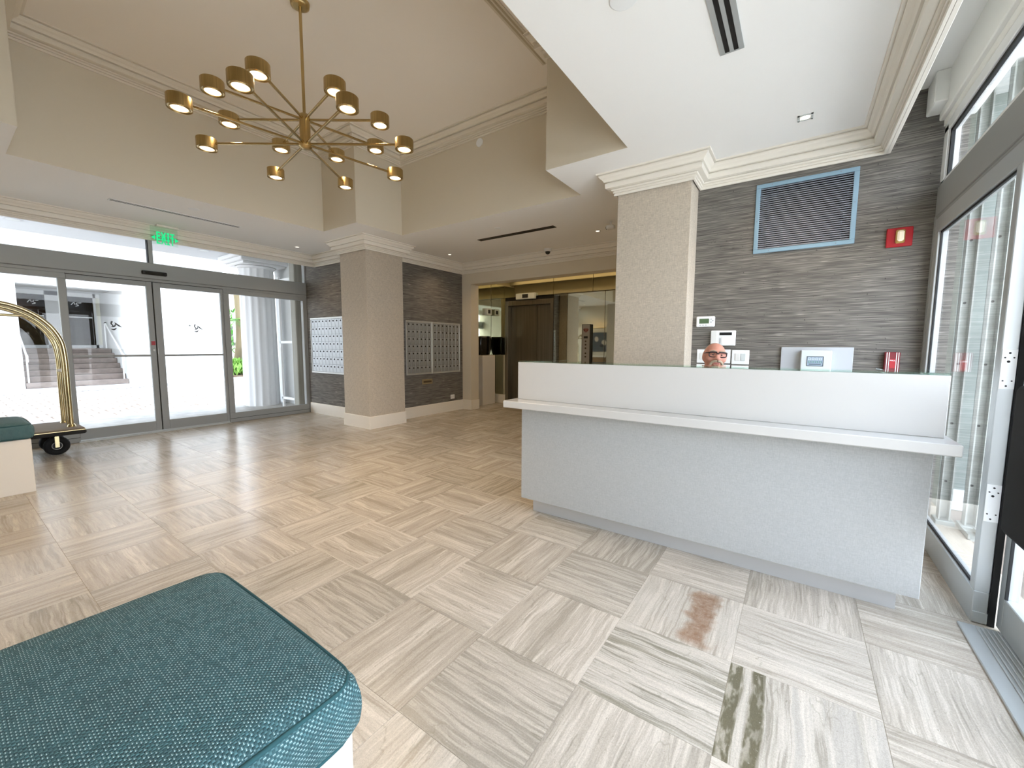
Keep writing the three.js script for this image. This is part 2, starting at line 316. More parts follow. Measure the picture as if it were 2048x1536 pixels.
{
  struct('trim_3', sweep([[VR, ZF], [VR, ZD], [P2[1], ZD], [P2[1], P2[3]], [P2[0], P2[3]], [P2[0], ZE], [XM, ZE], [XM, P1[2]], [P1[1], P1[2]], [P1[1], P1[3]], [P1[0], P1[3]], [P1[0], ZM], [VL, ZM], [VL, ZF]].reverse(), CROWN), M.trim);
  struct('trim_4', sweep(TRAY, CROWN.map(([d, y]) => [d * 1.07, y + 1.10]), true), std('#e4dccc', 0.6));
  const BASE = [[-0.01, 0.189], [0.010, 0.189], [0.014, 0.184], [0.015, 0.178], [0.015, 0.0]].reverse();
  const b = (n, path) => struct(n, sweep(path, BASE), M.base);
  b('baseboard_left', [[XL + 0.02, ZM], [P1[0], ZM]].map(([x, z]) => [x, z]));
  b('baseboard_pillar', [[P1[0] + 0.012, ZM], [P1[0] + 0.012, P1[3] - 0.012], [P1[1] - 0.012, P1[3] - 0.012], [P1[1] - 0.012, P1[2] - 0.01]]);
  b('baseboard_inner', [[XM, P1[2]], [XM, ZE], [-5.19, ZE], [-5.19, -6.28]]);
  b('baseboard_right', [[P2[0] + 0.012, -6.0], [P2[0] + 0.012, P2[3] - 0.012], [P2[1] - 0.012, P2[3] - 0.012], [P2[1] - 0.012, ZD], [XR, ZD]]);
  b('baseboard_front', [[XR, ZF], [P3[1], ZF], [P3[1], P3[2]], [P3[0], P3[2]], [P3[0], ZF], [XL + 0.02, ZF]]);
  b('baseboard_back', [[-5.55, ZEL], [-5.20, ZEL]]);
}
// walls and pillars
{
  struct('wall_left', bx(XL - 0.05, P1[0] + 0.2, 0, 4.0, ZM - 0.25, ZM), M.grass);
  struct('wall_inner', bx(XM - 0.25, XM, 0, 4.0, ZE, ZM - 0.02), M.grass);
  const pillar = (p, name = 'pillar') => struct(name, bx(p[0] + 0.012, p[1] - 0.012, 0, YC + 0.02, p[2], p[3] - 0.012, 0.003), M.linen);
  pillar(P1); pillar(P2);
  struct('pillar', bx(P3[0] + 0.012, P3[1] - 0.012, 0, YC + 0.02, P3[2] + 0.012, P3[3], 0.003), M.linen);
  const [gx0, gx1, gy0, gy1] = [-0.322, 0.270, 2.052, 2.542], wr = [P2[1] - 0.1, XR + 0.12];   // opening of the return air duct
  struct('wall_right_back', join(bx(wr[0], gx0, 0, 4.0, ZD - 0.2, ZD), bx(gx1, wr[1], 0, 4.0, ZD - 0.2, ZD), bx(gx0, gx1, 0, gy0, ZD - 0.2, ZD), bx(gx0, gx1, gy1, 4.0, ZD - 0.2, ZD)), M.grass);
  struct('air_duct', join(bx(gx0 - 0.02, gx0, gy0, gy1, ZD - 0.9, ZD - 0.002), bx(gx1, gx1 + 0.02, gy0, gy1, ZD - 0.9, ZD - 0.002), bx(gx0, gx1, gy0 - 0.02, gy0, ZD - 0.9, ZD - 0.002), bx(gx0, gx1, gy1, gy1 + 0.02, ZD - 0.9, ZD - 0.002), bx(gx0 - 0.02, gx1 + 0.02, gy0 - 0.02, gy1 + 0.02, ZD - 0.92, ZD - 0.9)), std('#8a8e91', 0.5, 0.4));
  struct('wall_corridor', bx(P2[0] + 0.012, -1.2, 0, 4.0, -7.3, ZD - 0.05), M.cream);
  struct('wall_front', bx(XL - 0.2, XR + 0.25, 0, 4.0, ZF, ZF + 0.2), M.cream);
  // lift lobby: pier, jamb, header, side and back walls
  struct('wall_back', join(bx(XM - 0.25, -5.19, 0, 4.0, -6.28, ZE), bx(-5.2, -1.2, 2.42, 4.0, -6.28, ZE)), M.cream);
  struct('wall_lobby', bx(-5.85, -5.62, 0, 4.0, ZEL - 0.3, -6.28), M.cream);
  struct('wall_lift', join(bx(-5.85, -5.20, 0, 4.0, ZEL - 0.25, ZEL - 0.03), bx(-4.03, -1.2, 0, 4.0, ZEL - 0.25, ZEL - 0.03), bx(-5.3, -4.0, 2.2, 4.0, ZEL - 0.25, ZEL - 0.03)), M.dark);
  struct('ceiling', bx(-5.85, -1.2, 2.78, 4.0, -7.4, -6.28), M.cream);
}
// lift lobby ceiling beams and a cove strip behind the header
for (const [z, y, w] of [[-6.42, 2.66, 0.07], [-6.66, 2.70, 0.08], [-6.90, 2.68, 0.07], [-7.10, 2.64, 0.06]]) struct('beam', bx(-5.62, -1.42, y, 2.79, z - w / 2, z + w / 2, 0.004), M.cream);
for (const [z, y] of [[-6.54, 2.755], [-6.78, 2.755], [-7.0, 2.755]]) {
  const t = thing('cove_light', z === -6.54 ? 'warm light strip between the lift lobby beams nearest the entrance opening' : z === -6.78 ? 'warm light strip between the middle lift lobby ceiling beams' : 'warm light strip between the lift lobby beams nearest the mirrors', 'light', [-3.5, y, z], 'lift lobby light strips');
  part(t, 'channel', bx(-5.5, -1.6, y + 0.005, y + 0.025, z - 0.03, z + 0.03), M.trim);
  part(t, 'diffuser_light', bx(-5.48, -1.62, y, y + 0.006, z - 0.022, z + 0.022), G.cove);
  const l = new THREE.RectAreaLight(0xffdca6, COVE, 3.8, 0.04); l.position.set(-3.55, y - 0.006, z); l.lookAt(-3.55, 0, z); l.name = 'cove_light'; scene.add(l);
}
// mirror panels of the lift lobby, joints open between them
{
  const mk = (label, geo, pos) => solo('mirror_panel', label, 'mirror', geo, M.mirror, pos, 'lift lobby mirrors');
  let k = 0;
  const names = ['mirror panel right of the bronze lift doors', 'mirror panel second from the lift doors', 'mirror panel third from the lift doors, behind the button column', 'mirror panel fourth from the lift doors'];
  for (const [a, b] of [[-4.02, -3.73], [-3.724, -2.95], [-2.944, -2.2], [-2.194, -1.45]]) {
    mk(names[k], bx(a, b, 0.19, 2.27, ZEL - 0.03, ZEL, 0.002), [(a + b) / 2, 0.19, ZEL - 0.03]); k++;
  }
  const up = ['mirror strip above the lift doors', 'mirror strip above the panel right of the lift', 'mirror strip at the right above the button column', 'mirror strip at the far right of the lift lobby'];
  [[-5.60, -4.04], [-4.034, -3.2], [-3.194, -2.3], [-2.294, -1.45]].forEach(([a, b], i) => mk(up[i], bx(a, b, 2.276, 2.62, ZEL - 0.03, ZEL, 0.002), [(a + b) / 2, 2.276, ZEL - 0.03]));
  mk('narrow greenish mirror left of the lift doors', bx(-5.60, -5.215, 0.19, 2.27, ZEL - 0.03, ZEL, 0.002), [-5.4, 0.19, ZEL - 0.03]);
  mk('mirror on the side wall behind the black vase, nearest panel', bx(-5.62, -5.60, 0.19, 2.62, -6.72, -6.29, 0.002), [-5.61, 0.19, -6.5]);
  mk('mirror on the side wall behind the black vase, farther panel', bx(-5.62, -5.60, 0.19, 2.62, -7.205, -6.726, 0.002), [-5.61, 0.19, -6.95]);
}
// lift
{
  const t = thing('elevator', 'bronze lift doors and frame between mirror panels', 'elevator', [-4.62, 0, ZEL]);
  part(t, 'frame', join(bx(-5.20, -5.13, 0, 2.20, ZEL - 0.16, ZEL + 0.015, 0.004), bx(-4.10, -4.03, 0, 2.20, ZEL - 0.16, ZEL + 0.015, 0.004), bx(-5.13, -4.10, 2.10, 2.20, ZEL - 0.16, ZEL + 0.015, 0.004)), M.bronze);
  part(t, 'door', bx(-5.13, -4.49, 0.005, 2.10, ZEL - 0.16, ZEL - 0.13, 0.003), M.bronze);
  part(t, 'door', bx(-4.487, -4.10, 0.005, 2.10, ZEL - 0.17, ZEL - 0.14, 0.003), M.bronze);
  part(t, 'sill', bx(-5.13, -4.10, -0.005, 0.004, ZEL - 0.2, ZEL + 0.01), M.steel);
  struct('wall_shaft', bx(-5.3, -4.0, 0, 2.3, ZEL - 0.3, ZEL - 0.2), M.dark);
  const i = thing('floor_indicator', 'steel floor indicator box with dark display above lift doors', 'indicator', [-4.67, 2.215, ZEL]);
  part(i, 'housing', bx(-4.895, -4.435, 2.215, 2.335, ZEL, ZEL + 0.07, 0.006), M.greyPale);
  part(i, 'display', bx(-4.73, -4.59, 2.24, 2.315, ZEL + 0.07, ZEL + 0.073), M.black);
  const i2 = thing('floor_indicator', 'steel floor indicator box on the side mirror by the vase', 'indicator', [-5.6, 2.0, -7.0]);
  part(i2, 'housing', bx(-5.60, -5.54, 1.92, 2.06, -7.16, -6.98, 0.005), M.greyPale); part(i2, 'display', bx(-5.54, -5.537, 1.95, 2.03, -7.11, -7.03), M.black);
  const b = thing('call_panel', 'tall steel lift button column with red emblem on the mirror', 'panel', [-3.29, 0.60, ZEL]);
  part(b, 'body', bx(-3.377, -3.20, 0.60, 1.665, ZEL, ZEL + 0.06, 0.004), M.black);
  part(b, 'face_plate', bx(-3.365, -3.212, 0.61, 1.655, ZEL + 0.06, ZEL + 0.064), M.steel);
  part(b, 'display', bx(-3.33, -3.25, 1.40, 1.44, ZEL + 0.064, ZEL + 0.067), M.black);
  const em = (pts) => { const s = new THREE.Shape(); pts.forEach(([x, y], k) => (k ? s.lineTo(x, y) : s.moveTo(x, y))); return plain(new THREE.ExtrudeGeometry(s, { depth: 0.002, bevelEnabled: false }).translate(-3.29, 1.555, ZEL + 0.064)); };
  const petals = []; for (const s of [-1, 1]) petals.push(em([[s * 0.006, -0.05], [s * 0.05, 0], [s * 0.05, 0.03], [s * 0.03, 0.01], [s * 0.026, 0.045], [s * 0.010, 0.02], [s * 0.006, 0.06]].slice(0, 7)));
  part(b, 'emblem', join(petals), std('#6d2a22', 0.5));
  for (const y of [1.345, 1.28, 1.215, 1.12, 1.055, 0.95]) part(b, 'button', cyl(0.016, 0.016, 0.008, -3.29, y, ZEL + 0.068, 16, 'z'), M.bronzeDark);
  const ped = thing('pedestal', 'cream pedestal under the black vase in the lift lobby', 'pedestal', [-5.48, 0, -6.85]);
  part(ped, 'shaft', bx(-5.595, -5.37, 0.0, 1.05, -7.06, -6.63, 0.006), M.benchBase);
  solo('vase', 'glossy black four-lobed vase on the cream pedestal', 'vase', (() => {
    const g = new THREE.LatheGeometry([[0.0, 0], [0.085, 0], [0.10, 0.03], [0.122, 0.14], [0.128, 0.26], [0.118, 0.37], [0.112, 0.405], [0.098, 0.40], [0.10, 0.36], [0.0, 0.34]].map(([a, b]) => new THREE.Vector2(a, b)), 48);
    const p = g.attributes.position; for (let k = 0; k < p.count; k++) { const a = Math.atan2(p.getZ(k), p.getX(k)), s = 1 + 0.07 * Math.cos(4 * a); p.setXYZ(k, p.getX(k) * s * 0.82, p.getY(k), p.getZ(k) * s * 1.45); }
    g.computeVertexNormals(); return plain(g.translate(-5.483, 1.05, -6.85));
  })(), std('#050506', 0.12), [-5.483, 1.05, -6.85]);
}

// ------------------------------------------------------------------ left glass front
{
  const X0 = XL - 0.08, X1 = XL, fr = (a, b, c, d) => bx(X0, X1, a, b, c, d, 0.004);
  const pane = (p, y0, y1, z0, z1, x = XL - 0.045) => part(p, 'pane', bx(x, x + 0.004, y0, y1, z0, z1), M.coated);
  // header over the doors with its groove, and the frame above
  struct('trim_5', join(bx(XL - 0.12, XL + 0.02, 2.155, 2.37, -4.05, ZF, 0.006), bx(X0, XL + 0.005, 2.118, 2.152, -4.05, ZF)), M.alu);
  struct('trim_6', join(bx(X0, X1, 2.96, 3.02, -4.05, ZF), bx(X0, X1, 2.37, 3.0, -1.905, -1.858, 0.003), bx(X0, X1, 0, 3.0, -4.056, -4.03, 0.002)), M.alu);
  struct('trim_7', bx(X0, XL - 0.01, 2.37, 2.97, -1.858, -1.850), M.gasket);
  // sidelights
  const side = (n, z0, z1, zi0, zi1) => { const w = struct(n); part(w, 'frame', join(fr(0, 0.155, z0, z1), fr(2.052, 2.118, z0, z1), fr(0.155, 2.052, z0, zi0), fr(0.155, 2.052, zi1, z1)), M.alu); pane(w, 0.15, 2.06, zi0, zi1); part(w, 'groove', bx(X1, X1 + 0.001, 0.060, 0.066, z0, z1), M.gasket); };
  side('window_1', -4.03, -2.727, -3.985, -2.806); side('window_2', -1.046, 0.30, -0.977, 0.26);
  for (const [n, a, b] of [['window_3', -4.03, -1.905], ['window_4', -1.858, ZF]]) { const w = struct(n); pane(w, 2.37, 2.97, a, b); }
  // logo strokes
  const stroke = (pts, w, z0, y0, s, x) => {
    const c = new THREE.CatmullRomCurve3(pts.map(([a, b]) => V(a, b, 0))), n = 24, pos = [], L = [], R = [];
    for (let i = 0; i <= n; i++) { const t = i / n, p = c.getPoint(t), d = c.getTangent(t), k = w * 1.6 * (0.2 + 0.8 * Math.sin(Math.PI * t)); L.push([p.x - d.y * k, p.y + d.x * k]); R.push([p.x + d.y * k, p.y - d.x * k]); }
    const S = new THREE.Shape(); [...L, ...R.reverse()].forEach(([a, b], i) => (i ? S.lineTo(a * s, b * s) : S.moveTo(a * s, b * s)));
    return plain(new THREE.ExtrudeGeometry(S, { depth: 0.002, bevelEnabled: false }).rotateY(Math.PI / 2).translate(x, y0, z0));
  };
  const logo = (z, y, x, s) => join(stroke([[-0.95, 0.28], [-0.80, 0.42], [-0.66, 0.34]], 0.05, z, y, s, x), stroke([[-0.25, 0.5], [-0.02, 0.62], [-0.15, 0.30], [0.02, 0.02], [-0.05, -0.2]], 0.05, z, y, s, x), stroke([[0.30, 0.30], [0.26, 0.0], [0.08, -0.15], [-0.18, -0.2]], 0.06, z, y, s, x), stroke([[-0.20, -0.50], [0.12, -0.58], [0.42, -0.34]], 0.06, z, y, s, x), stroke([[0.22, 0.48], [0.6, 0.08], [1.0, -0.22]], 0.06, z, y, s, x));
  const door = (n, z0, z1, zi0, zi1, logoZ, rail) => {
    const d = struct(n), x0 = XL - 0.055, x1 = XL - 0.012, f = (a, b, c, e) => bx(x0, x1, a, b, c, e, 0.003);
    part(d, 'stile', f(0.03, 2.118, z0, zi0), M.alu); part(d, 'stile', f(0.03, 2.118, zi1, z1), M.alu);
    part(d, 'rail', f(0.03, 0.162, zi0, zi1), M.alu); part(d, 'rail', f(2.048, 2.118, zi0, zi1), M.alu);
    part(d, 'mid_rail', bx(x0 + 0.004, x1 - 0.004, 1.08, 1.108, zi0, zi1, 0.002), M.alu);
    part(d, 'pane', bx(XL - 0.036, XL - 0.032, 0.162, 1.08, zi0, zi1), M.coated); part(d, 'pane', bx(XL - 0.036, XL - 0.032, 1.108, 2.048, zi0, zi1), M.coated);
    part(d, 'emblem', logo(logoZ, 1.495, XL - 0.030, 0.088), std('#2b2d2d', 0.5), 'dark flowing monogram on the glass');
    return d;
  };
  const d1 = door('door_1', -1.868, -1.046, -1.805, -1.050, -1.44), d2 = door('door_2', -2.726, -1.880, -2.690, -1.960, -2.35);
  part(d1, 'sticker', bx(XL - 0.012, XL - 0.010, 1.24, 1.295, -1.862, -1.818), M.red);
  part(d1, 'lock', cyl(0.012, 0.012, 0.01, XL - 0.008, 1.17, -1.84, 16, 'x'), M.steel);
  part(d2, 'lock', bx(XL - 0.012, XL - 0.004, 1.08, 1.2, -1.888, -1.882), M.steel);
  struct('trim_8', bx(XL - 0.05, XL - 0.045, 0.02, 2.12, -1.880, -1.868), M.gasket);
  struct('trim_9', join(bx(XL - 0.14, XL + 0.02, -0.002, 0.012, -2.73, -1.03, 0.003), bx(XL - 0.05, XL - 0.02, 0.012, 0.03, -2.73, -1.03)), M.aluPale);
  struct('trim_10', bx(XL - 0.01, XL + 0.004, 2.112, 2.158, -2.72, -1.04), M.gasket);
  const s = thing('door_sensor', 'black motion sensor bar on the header above the sliding doors', 'sensor', [XL + 0.02, 2.205, -1.895]);
  part(s, 'housing', bx(XL + 0.02, XL + 0.065, 2.205, 2.255, -2.03, -1.76, 0.008), M.black); part(s, 'window', bx(XL + 0.065, XL + 0.067, 2.213, 2.235, -2.0, -1.79), M.glassDark);
}
// ------------------------------------------------------------------ right glass front
{
  const x0 = XR, x1 = XR + 0.05;
  const w = struct('window_5');
  part(w, 'frame', join(bx(x0, x1, 0, 0.15, -3.99, -2.657, 0.003), bx(x0, x1, 2.02, 2.12, -3.99, -2.657, 0.003), bx(x0, x1, 0.15, 2.02, -2.712, -2.657, 0.003), bx(x0, x1, 0.15, 2.02, -3.99, -3.90, 0.003)), M.aluPale);
  part(w, 'gasket', join(bx(x0 + 0.012, x0 + 0.022, 0.15, 0.162, -3.9, -2.712), bx(x0 + 0.012, x0 + 0.022, 2.008, 2.02, -3.9, -2.712), bx(x0 + 0.012, x0 + 0.022, 0.15, 2.02, -3.9, -3.888)), M.gasket);
  part(w, 'pane', bx(x0 + 0.016, x0 + 0.020, 0.15, 2.02, -3.9, -2.712), M.glass);
  for (const y of [1.16, 0.565]) {
    const p = part(w, 'hinge_plate', bx(x0 + 0.004, x1 - 0.002, y - 0.085, y + 0.085, -2.657, -2.655), M.white);
    for (const [dx, dy, r] of [[0, 0.07, 0.004], [-0.013, 0.05, 0.003], [0.013, 0.05, 0.003], [-0.002, 0.033, 0.005], [-0.013, -0.05, 0.003], [0.013, -0.05, 0.003], [-0.002, -0.072, 0.0035]]) part(p, 'screw', cyl(r, r, 0.0012, x0 + 0.026 + dx, y + dy, -2.6546, 12, 'z'), M.dark);
  }
  part(w, 'foot_bracket', bx(x0 + 0.002, x1, 0.005, 0.055, -2.657, -2.652, 0.001), M.aluPale);
  struct('trim_11', join(bx(x0 - 0.004, x0 + 0.14, 2.135, 2.335, -4.01, ZF, 0.005), bx(x0, x0 + 0.13, 2.115, 2.132, -4.01, ZF)), M.alu);
  const t = struct('window_6');
  part(t, 'frame', join(bx(x0, x0 + 0.06, 2.335, 2.35, -3.99, ZF), bx(x0, x0 + 0.06, 2.66, 2.76, -3.99, ZF, 0.004), bx(x0, x0 + 0.06, 2.335, 2.70, -3.99, -3.90, 0.003)), M.white);
  part(t, 'gasket', join(bx(x0 + 0.012, x0 + 0.03, 2.64, 2.66, -3.9, ZF), bx(x0 + 0.012, x0 + 0.03, 2.35, 2.66, -3.90, -3.872)), M.gasket);
  part(t, 'pane', bx(x0 + 0.02, x0 + 0.024, 2.35, 2.66, -3.9, ZF), M.glass);
  struct('trim_12', join(bx(0.69, 0.86, 2.76, 3.02, -4.0, ZF, 0.006), bx(0.715, 0.74, 2.72, 2.765, -4.0, ZF, 0.004)), M.plaster);
  struct('trim_13', bx(0.625, 0.72, 2.81, 3.0, ZD, -3.80, 0.006), M.plaster);
  struct('trim_14', bx(x0 - 0.006, x0 + 0.01, 0, 2.14, -4.012, -3.988), M.alu);
  const slide = (n, a, b) => {
    const d = struct(n), X = 0.795, Y = 0.838, f = (c, e, g, h) => bx(X, Y, c, e, g, h, 0.003);
    part(d, 'stile', f(0.015, 2.11, a, a + 0.055), M.aluPale); part(d, 'stile', f(0.015, 2.11, b - 0.055, b), M.aluPale);
    part(d, 'rail', f(0.015, 0.17, a + 0.055, b - 0.055), M.aluPale); part(d, 'rail', f(2.03, 2.11, a + 0.055, b - 0.055), M.aluPale);
    part(d, 'pane', bx(0.814, 0.818, 0.17, 2.03, a + 0.055, b - 0.055), M.glass);
    part(d, 'gasket', bx(X - 0.001, X + 0.008, 0.17, 2.03, a + 0.055, a + 0.064), M.gasket);
  };
  slide('door_3', -2.645, -1.70); slide('door_4', -1.69, -0.72);
  struct('trim_15', bx(0.772, 0.794, 0.0, 2.12, -2.675, -2.652), M.gasket);
  const f2 = struct('window_7'); part(f2, 'frame', join(bx(x0, x1, 0, 0.15, -0.70, ZF), bx(x0, x1, 2.02, 2.12, -0.70, ZF), bx(x0, x1, 0.15, 2.02, -0.70, -0.63)), M.aluPale); part(f2, 'pane', bx(x0 + 0.016, x0 + 0.02, 0.15, 2.02, -0.63, ZF), M.glass);
  const th = struct('trim_16'); part(th, 'threshold', bx(0.667, 0.87, -0.005, 0.010, -2.61, ZF, 0.003), M.aluPale);
  for (let k = 0; k < 5; k++) part(th, 'ridge', bx(0.722 + k * 0.016, 0.730 + k * 0.016, 0.010, 0.015, -2.60, ZF, 0.002), M.aluPale);
  solo('dark_blur_block', 'black rounded block added for a dark blur at the right edge', 'added block', plain(new RoundedBoxGeometry(0.07, 0.62, 0.34, 5, 0.034).translate(0.759, 0.80, -2.33)), std('#020202', 0.95), [0.794, 0.49, -2.33]);  // solid block added for a dark blur taken for a finger at the lens
}

// ------------------------------------------------------------------ ceiling fittings
function spot(x, y, z, color, cd, angle, pen = 0.6, r = 1.5) {
  const l = new THREE.SpotLight(color, cd, 0, angle, pen, 2); l.position.set(x, y, z); l.target.position.set(x, 0, z); l.castShadow = true; l.shadow.radius = r; l.name = 'lamp_beam'; scene.add(l, l.target);
}
function downlight(x, z, label, square) {
  const t = thing('downlight', label, 'light', [x, YC - 0.004, z], 'recessed ceiling downlights'), s = 0.043;
  if (square) part(t, 'trim_ring', join(bx(x - s, x + s, YC - 0.004, YC, z - s, z - s + 0.012), bx(x - s, x + s, YC - 0.004, YC, z + s - 0.012, z + s), bx(x - s, x - s + 0.012, YC - 0.004, YC, z - s, z + s), bx(x + s - 0.012, x + s, YC - 0.004, YC, z - s, z + s)), M.greyPale);
  else part(t, 'trim_ring', lathe([[0.026, 0], [0.04, -0.001], [0.044, 0.002], [0.044, 0.004]], x, YC - 0.004, z), M.white);
  part(t, 'lamp', cyl(0.024, 0.024, 0.003, x, YC - 0.0025, z, 20), G.down);
  spot(x, YC - 0.012, z, 0xffdcae, DOWNLIGHT_CD, 1.15, 1);
}
downlight(-0.046, -3.521, 'square white downlight in the ceiling above the reception desk', true);
downlight(-6.608, -3.498, 'small round downlight in the ceiling near the glass doors');
downlight(-4.955, -5.232, 'small round downlight in the ceiling by the dark mailbox wall');
downlight(-2.3, -5.3, 'small round downlight in the corridor ceiling hidden by the right pillar');
downlight(-6.608, -0.25, 'small round downlight in the front left ceiling corner');
function diffuser(label, x0, x1, z0, z1, along, y = YC, m = M.aluPale, slotShadeM = M.black) {
  const t = thing('linear_diffuser', label, 'air vent', [(x0 + x1) / 2, y - 0.006, (z0 + z1) / 2]);
  const e = 0.012, w = along === 'z' ? x1 - x0 : z1 - z0, c = along === 'z' ? (x0 + x1) / 2 : (z0 + z1) / 2, y0 = y - 0.006;
  const L = (a, b) => (along === 'z' ? bx(a, b, y0, y, z0, z1, 0.001) : bx(x0, x1, y0, y, a, b, 0.001));
  part(t, 'frame', join(L(c - w / 2, c - w / 2 + w * 0.22), L(c + w / 2 - w * 0.22, c + w / 2), L(c - w * 0.09, c + w * 0.09), along === 'z' ? bx(x0, x1, y0, y, z0, z0 + e) : bx(x0, x0 + e, y0, y, z0, z1), along === 'z' ? bx(x0, x1, y0, y, z1 - e, z1) : bx(x1 - e, x1, y0, y, z0, z1)), m);
  for (const s of [-1, 1]) { const a = c + s * w * 0.185, h = w * 0.09; part(t, 'slot', along === 'z' ? bx(a - h, a + h, y - 0.0064, y - 0.001, z0 + e, z1 - e) : bx(x0 + e, x1 - e, y - 0.0064, y - 0.001, a - h, a + h), slotShadeM); }  // flush dark strips stand in for the shade inside the open slots
}
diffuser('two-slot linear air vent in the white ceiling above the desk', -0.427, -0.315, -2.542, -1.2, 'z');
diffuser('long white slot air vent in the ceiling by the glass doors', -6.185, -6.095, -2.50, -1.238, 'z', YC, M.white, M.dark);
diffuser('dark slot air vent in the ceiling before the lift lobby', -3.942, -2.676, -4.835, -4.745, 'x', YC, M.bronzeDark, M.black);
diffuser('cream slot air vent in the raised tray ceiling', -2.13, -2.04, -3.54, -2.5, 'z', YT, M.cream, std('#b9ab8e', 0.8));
const disc = (label, x, y, z, r, axis = 'y') => solo('sprinkler_cover', label, 'sprinkler cover', axis === 'y' ? lathe([[0, -0.006], [r * 0.9, -0.006], [r, -0.003], [r, 0]], x, y, z, 28) : cyl(r, r * 0.97, 0.008, x, y, z + 0.004, 28, 'z'), M.white, [x, y, z], 'sprinkler covers');
disc('round white cover on the ceiling above the sliding doors', -5.781, YC, -1.881, 0.055);
disc('round white cover on the ceiling at the top edge above the desk', -0.73, YC, -1.905, 0.062);
disc('round white cover on the ceiling before the lift lobby', -3.35, YC, -4.45, 0.045);
disc('round white cover on the upright wall of the raised ceiling', -3.256, 3.668, -3.972, 0.05, 'z');
{
  const t = thing('dome_camera', 'small dome security camera on the ceiling before the lifts', 'camera', [-3.367, YC, -5.811]);
  part(t, 'base', lathe([[0, -0.045], [0.052, -0.045], [0.062, -0.03], [0.066, 0]], -3.367, YC, -5.811), M.offwhite);
  part(t, 'dome', lathe([[0, -0.088], [0.02, -0.084], [0.036, -0.07], [0.042, -0.045], [0, -0.045]], -3.367, YC, -5.811), M.glassDark);
  const u = thing('security_camera', 'small white security camera beside the right pillar top', 'camera', [-1.99, YC, -4.99]);
  part(u, 'bracket', cyl(0.012, 0.012, 0.05, -1.99, YC - 0.025, -4.99, 12), M.offwhite);
  part(u, 'body', bx(-2.04, -1.94, YC - 0.10, YC - 0.05, -5.02, -4.95, 0.008), M.offwhite); part(u, 'lens', cyl(0.02, 0.02, 0.012, -2.044, YC - 0.075, -4.985, 16, 'x'), M.black);
}
const font = await new FontLoader().loadAsync('fonts/droid/droid_sans_bold.typeface.json');
{ // edge-lit exit sign
  const x = -6.92, t = thing('exit_sign', 'green edge-lit EXIT sign hanging before the glass doors', 'sign', [x, YC, -1.93]);
  part(t, 'canopy', bx(x - 0.04, x + 0.04, YC - 0.022, YC, -2.055, -1.825, 0.004), M.trim);
  part(t, 'panel', bx(x - 0.004, x + 0.004, 2.543, YC - 0.022, -2.05, -1.765), M.acrylic);
  const text = (dx, flip, dy, s) => { const g = new TextGeometry('EXIT', { font, size: 0.105 * s, depth: 0.001, curveSegments: 2 }); g.computeBoundingBox(); const b = g.boundingBox; g.translate(-(b.min.x + b.max.x) / 2, -(b.min.y + b.max.y) / 2, 0); g.scale(0.19 / (b.max.x - b.min.x), 0.105 / (b.max.y - b.min.y), 1); g.rotateY(flip); return plain(g.translate(x + dx, 2.632 + dy, -1.92)); };
  part(t, 'lettering_light', text(0.0042, Math.PI / 2, 0.028, 1), G.exit, 'green word EXIT');
  part(t, 'back_lettering_light', text(-0.0052, Math.PI / 2, -0.02, 1), G.exit);
  const tri = (z, s) => { const p = new THREE.Shape(); p.moveTo(-s * 0.018, 0.03); p.lineTo(s * 0.022, 0); p.lineTo(-s * 0.018, -0.03); return plain(new THREE.ExtrudeGeometry(p, { depth: 0.001, bevelEnabled: false }).rotateY(Math.PI / 2).translate(x + 0.0042, 2.632, z)); };
  part(t, 'arrow_light', tri(-1.792, -1), G.exit); part(t, 'arrow_light', tri(-2.035, 1), G.exit);
  const l = new THREE.RectAreaLight(0x00d986, 0.04, 0.24, 0.12); l.position.set(x + 0.01, 2.63, -1.92); l.lookAt(0, 2.63, -1.92); l.name = 'exit_sign_light'; scene.add(l);
}
// ------------------------------------------------------------------ chandelier: two tiers of eight arms
{
  const cx = -3.325, cz = -1.862, t = thing('chandelier', 'brass chandelier of sixteen drum lamps on radiating arms', 'chandelier', [cx, YT, cz]);
  part(t, 'canopy', lathe([[0, -0.035], [0.05, -0.035], [0.066, -0.028], [0.07, 0]], cx, YT, cz), M.brass);
  part(t, 'rod', cyl(0.0115, 0.0115, YT - 3.06, cx, (YT + 3.06) / 2, cz, 16), M.brass);
  part(t, 'hub', lathe([[0, -0.010], [0.025, -0.010], [0.048, 0.006], [0.048, 0.012], [0.040, 0.02], [0.040, 0.235], [0.034, 0.25], [0, 0.25]], cx, 2.825, cz), M.brass);
  for (const [y, R] of [[3.035, 0.60], [2.852, 0.79]]) for (let k = 0; k < 8; k++) {
    const a = (10 + 45 * k) * Math.PI / 180, ca = Math.cos(a), sa = Math.sin(a), x = cx + ca * R, z = cz + sa * R, r = 0.072;
    const arm = bx(-0.0075, 0.0075, -0.0075, 0.0075, 0.03, R - r + 0.006, 0.0015); arm.rotateY(-a + Math.PI / 2); arm.translate(cx, y, cz);
    part(t, 'arm', arm, M.brassPale);
    const s = part(t, 'drum', lathe([[0, -0.016], [r - 0.006, -0.016], [r - 0.004, -0.040], [r, -0.041], [r, 0.034], [r - 0.003, 0.038], [0, 0.038]], x, y, z, 36), M.brass);
    part(s, 'reflector', lathe([[0.049, -0.018], [0.049, -0.040], [0.053, -0.043], [0.056, -0.040], [0.057, -0.034], [r - 0.003, -0.036], [r - 0.001, -0.041]], x, y, z, 36), M.brassPale);
    part(s, 'lamp', cyl(0.048, 0.048, 0.010, x, y - 0.033, z, 32), G.lampDisc);
    spot(x, y - 0.048, z, 0xffdfb5, CHANDELIER_CD, 1.25, 0.7, 2.5);
  }
}
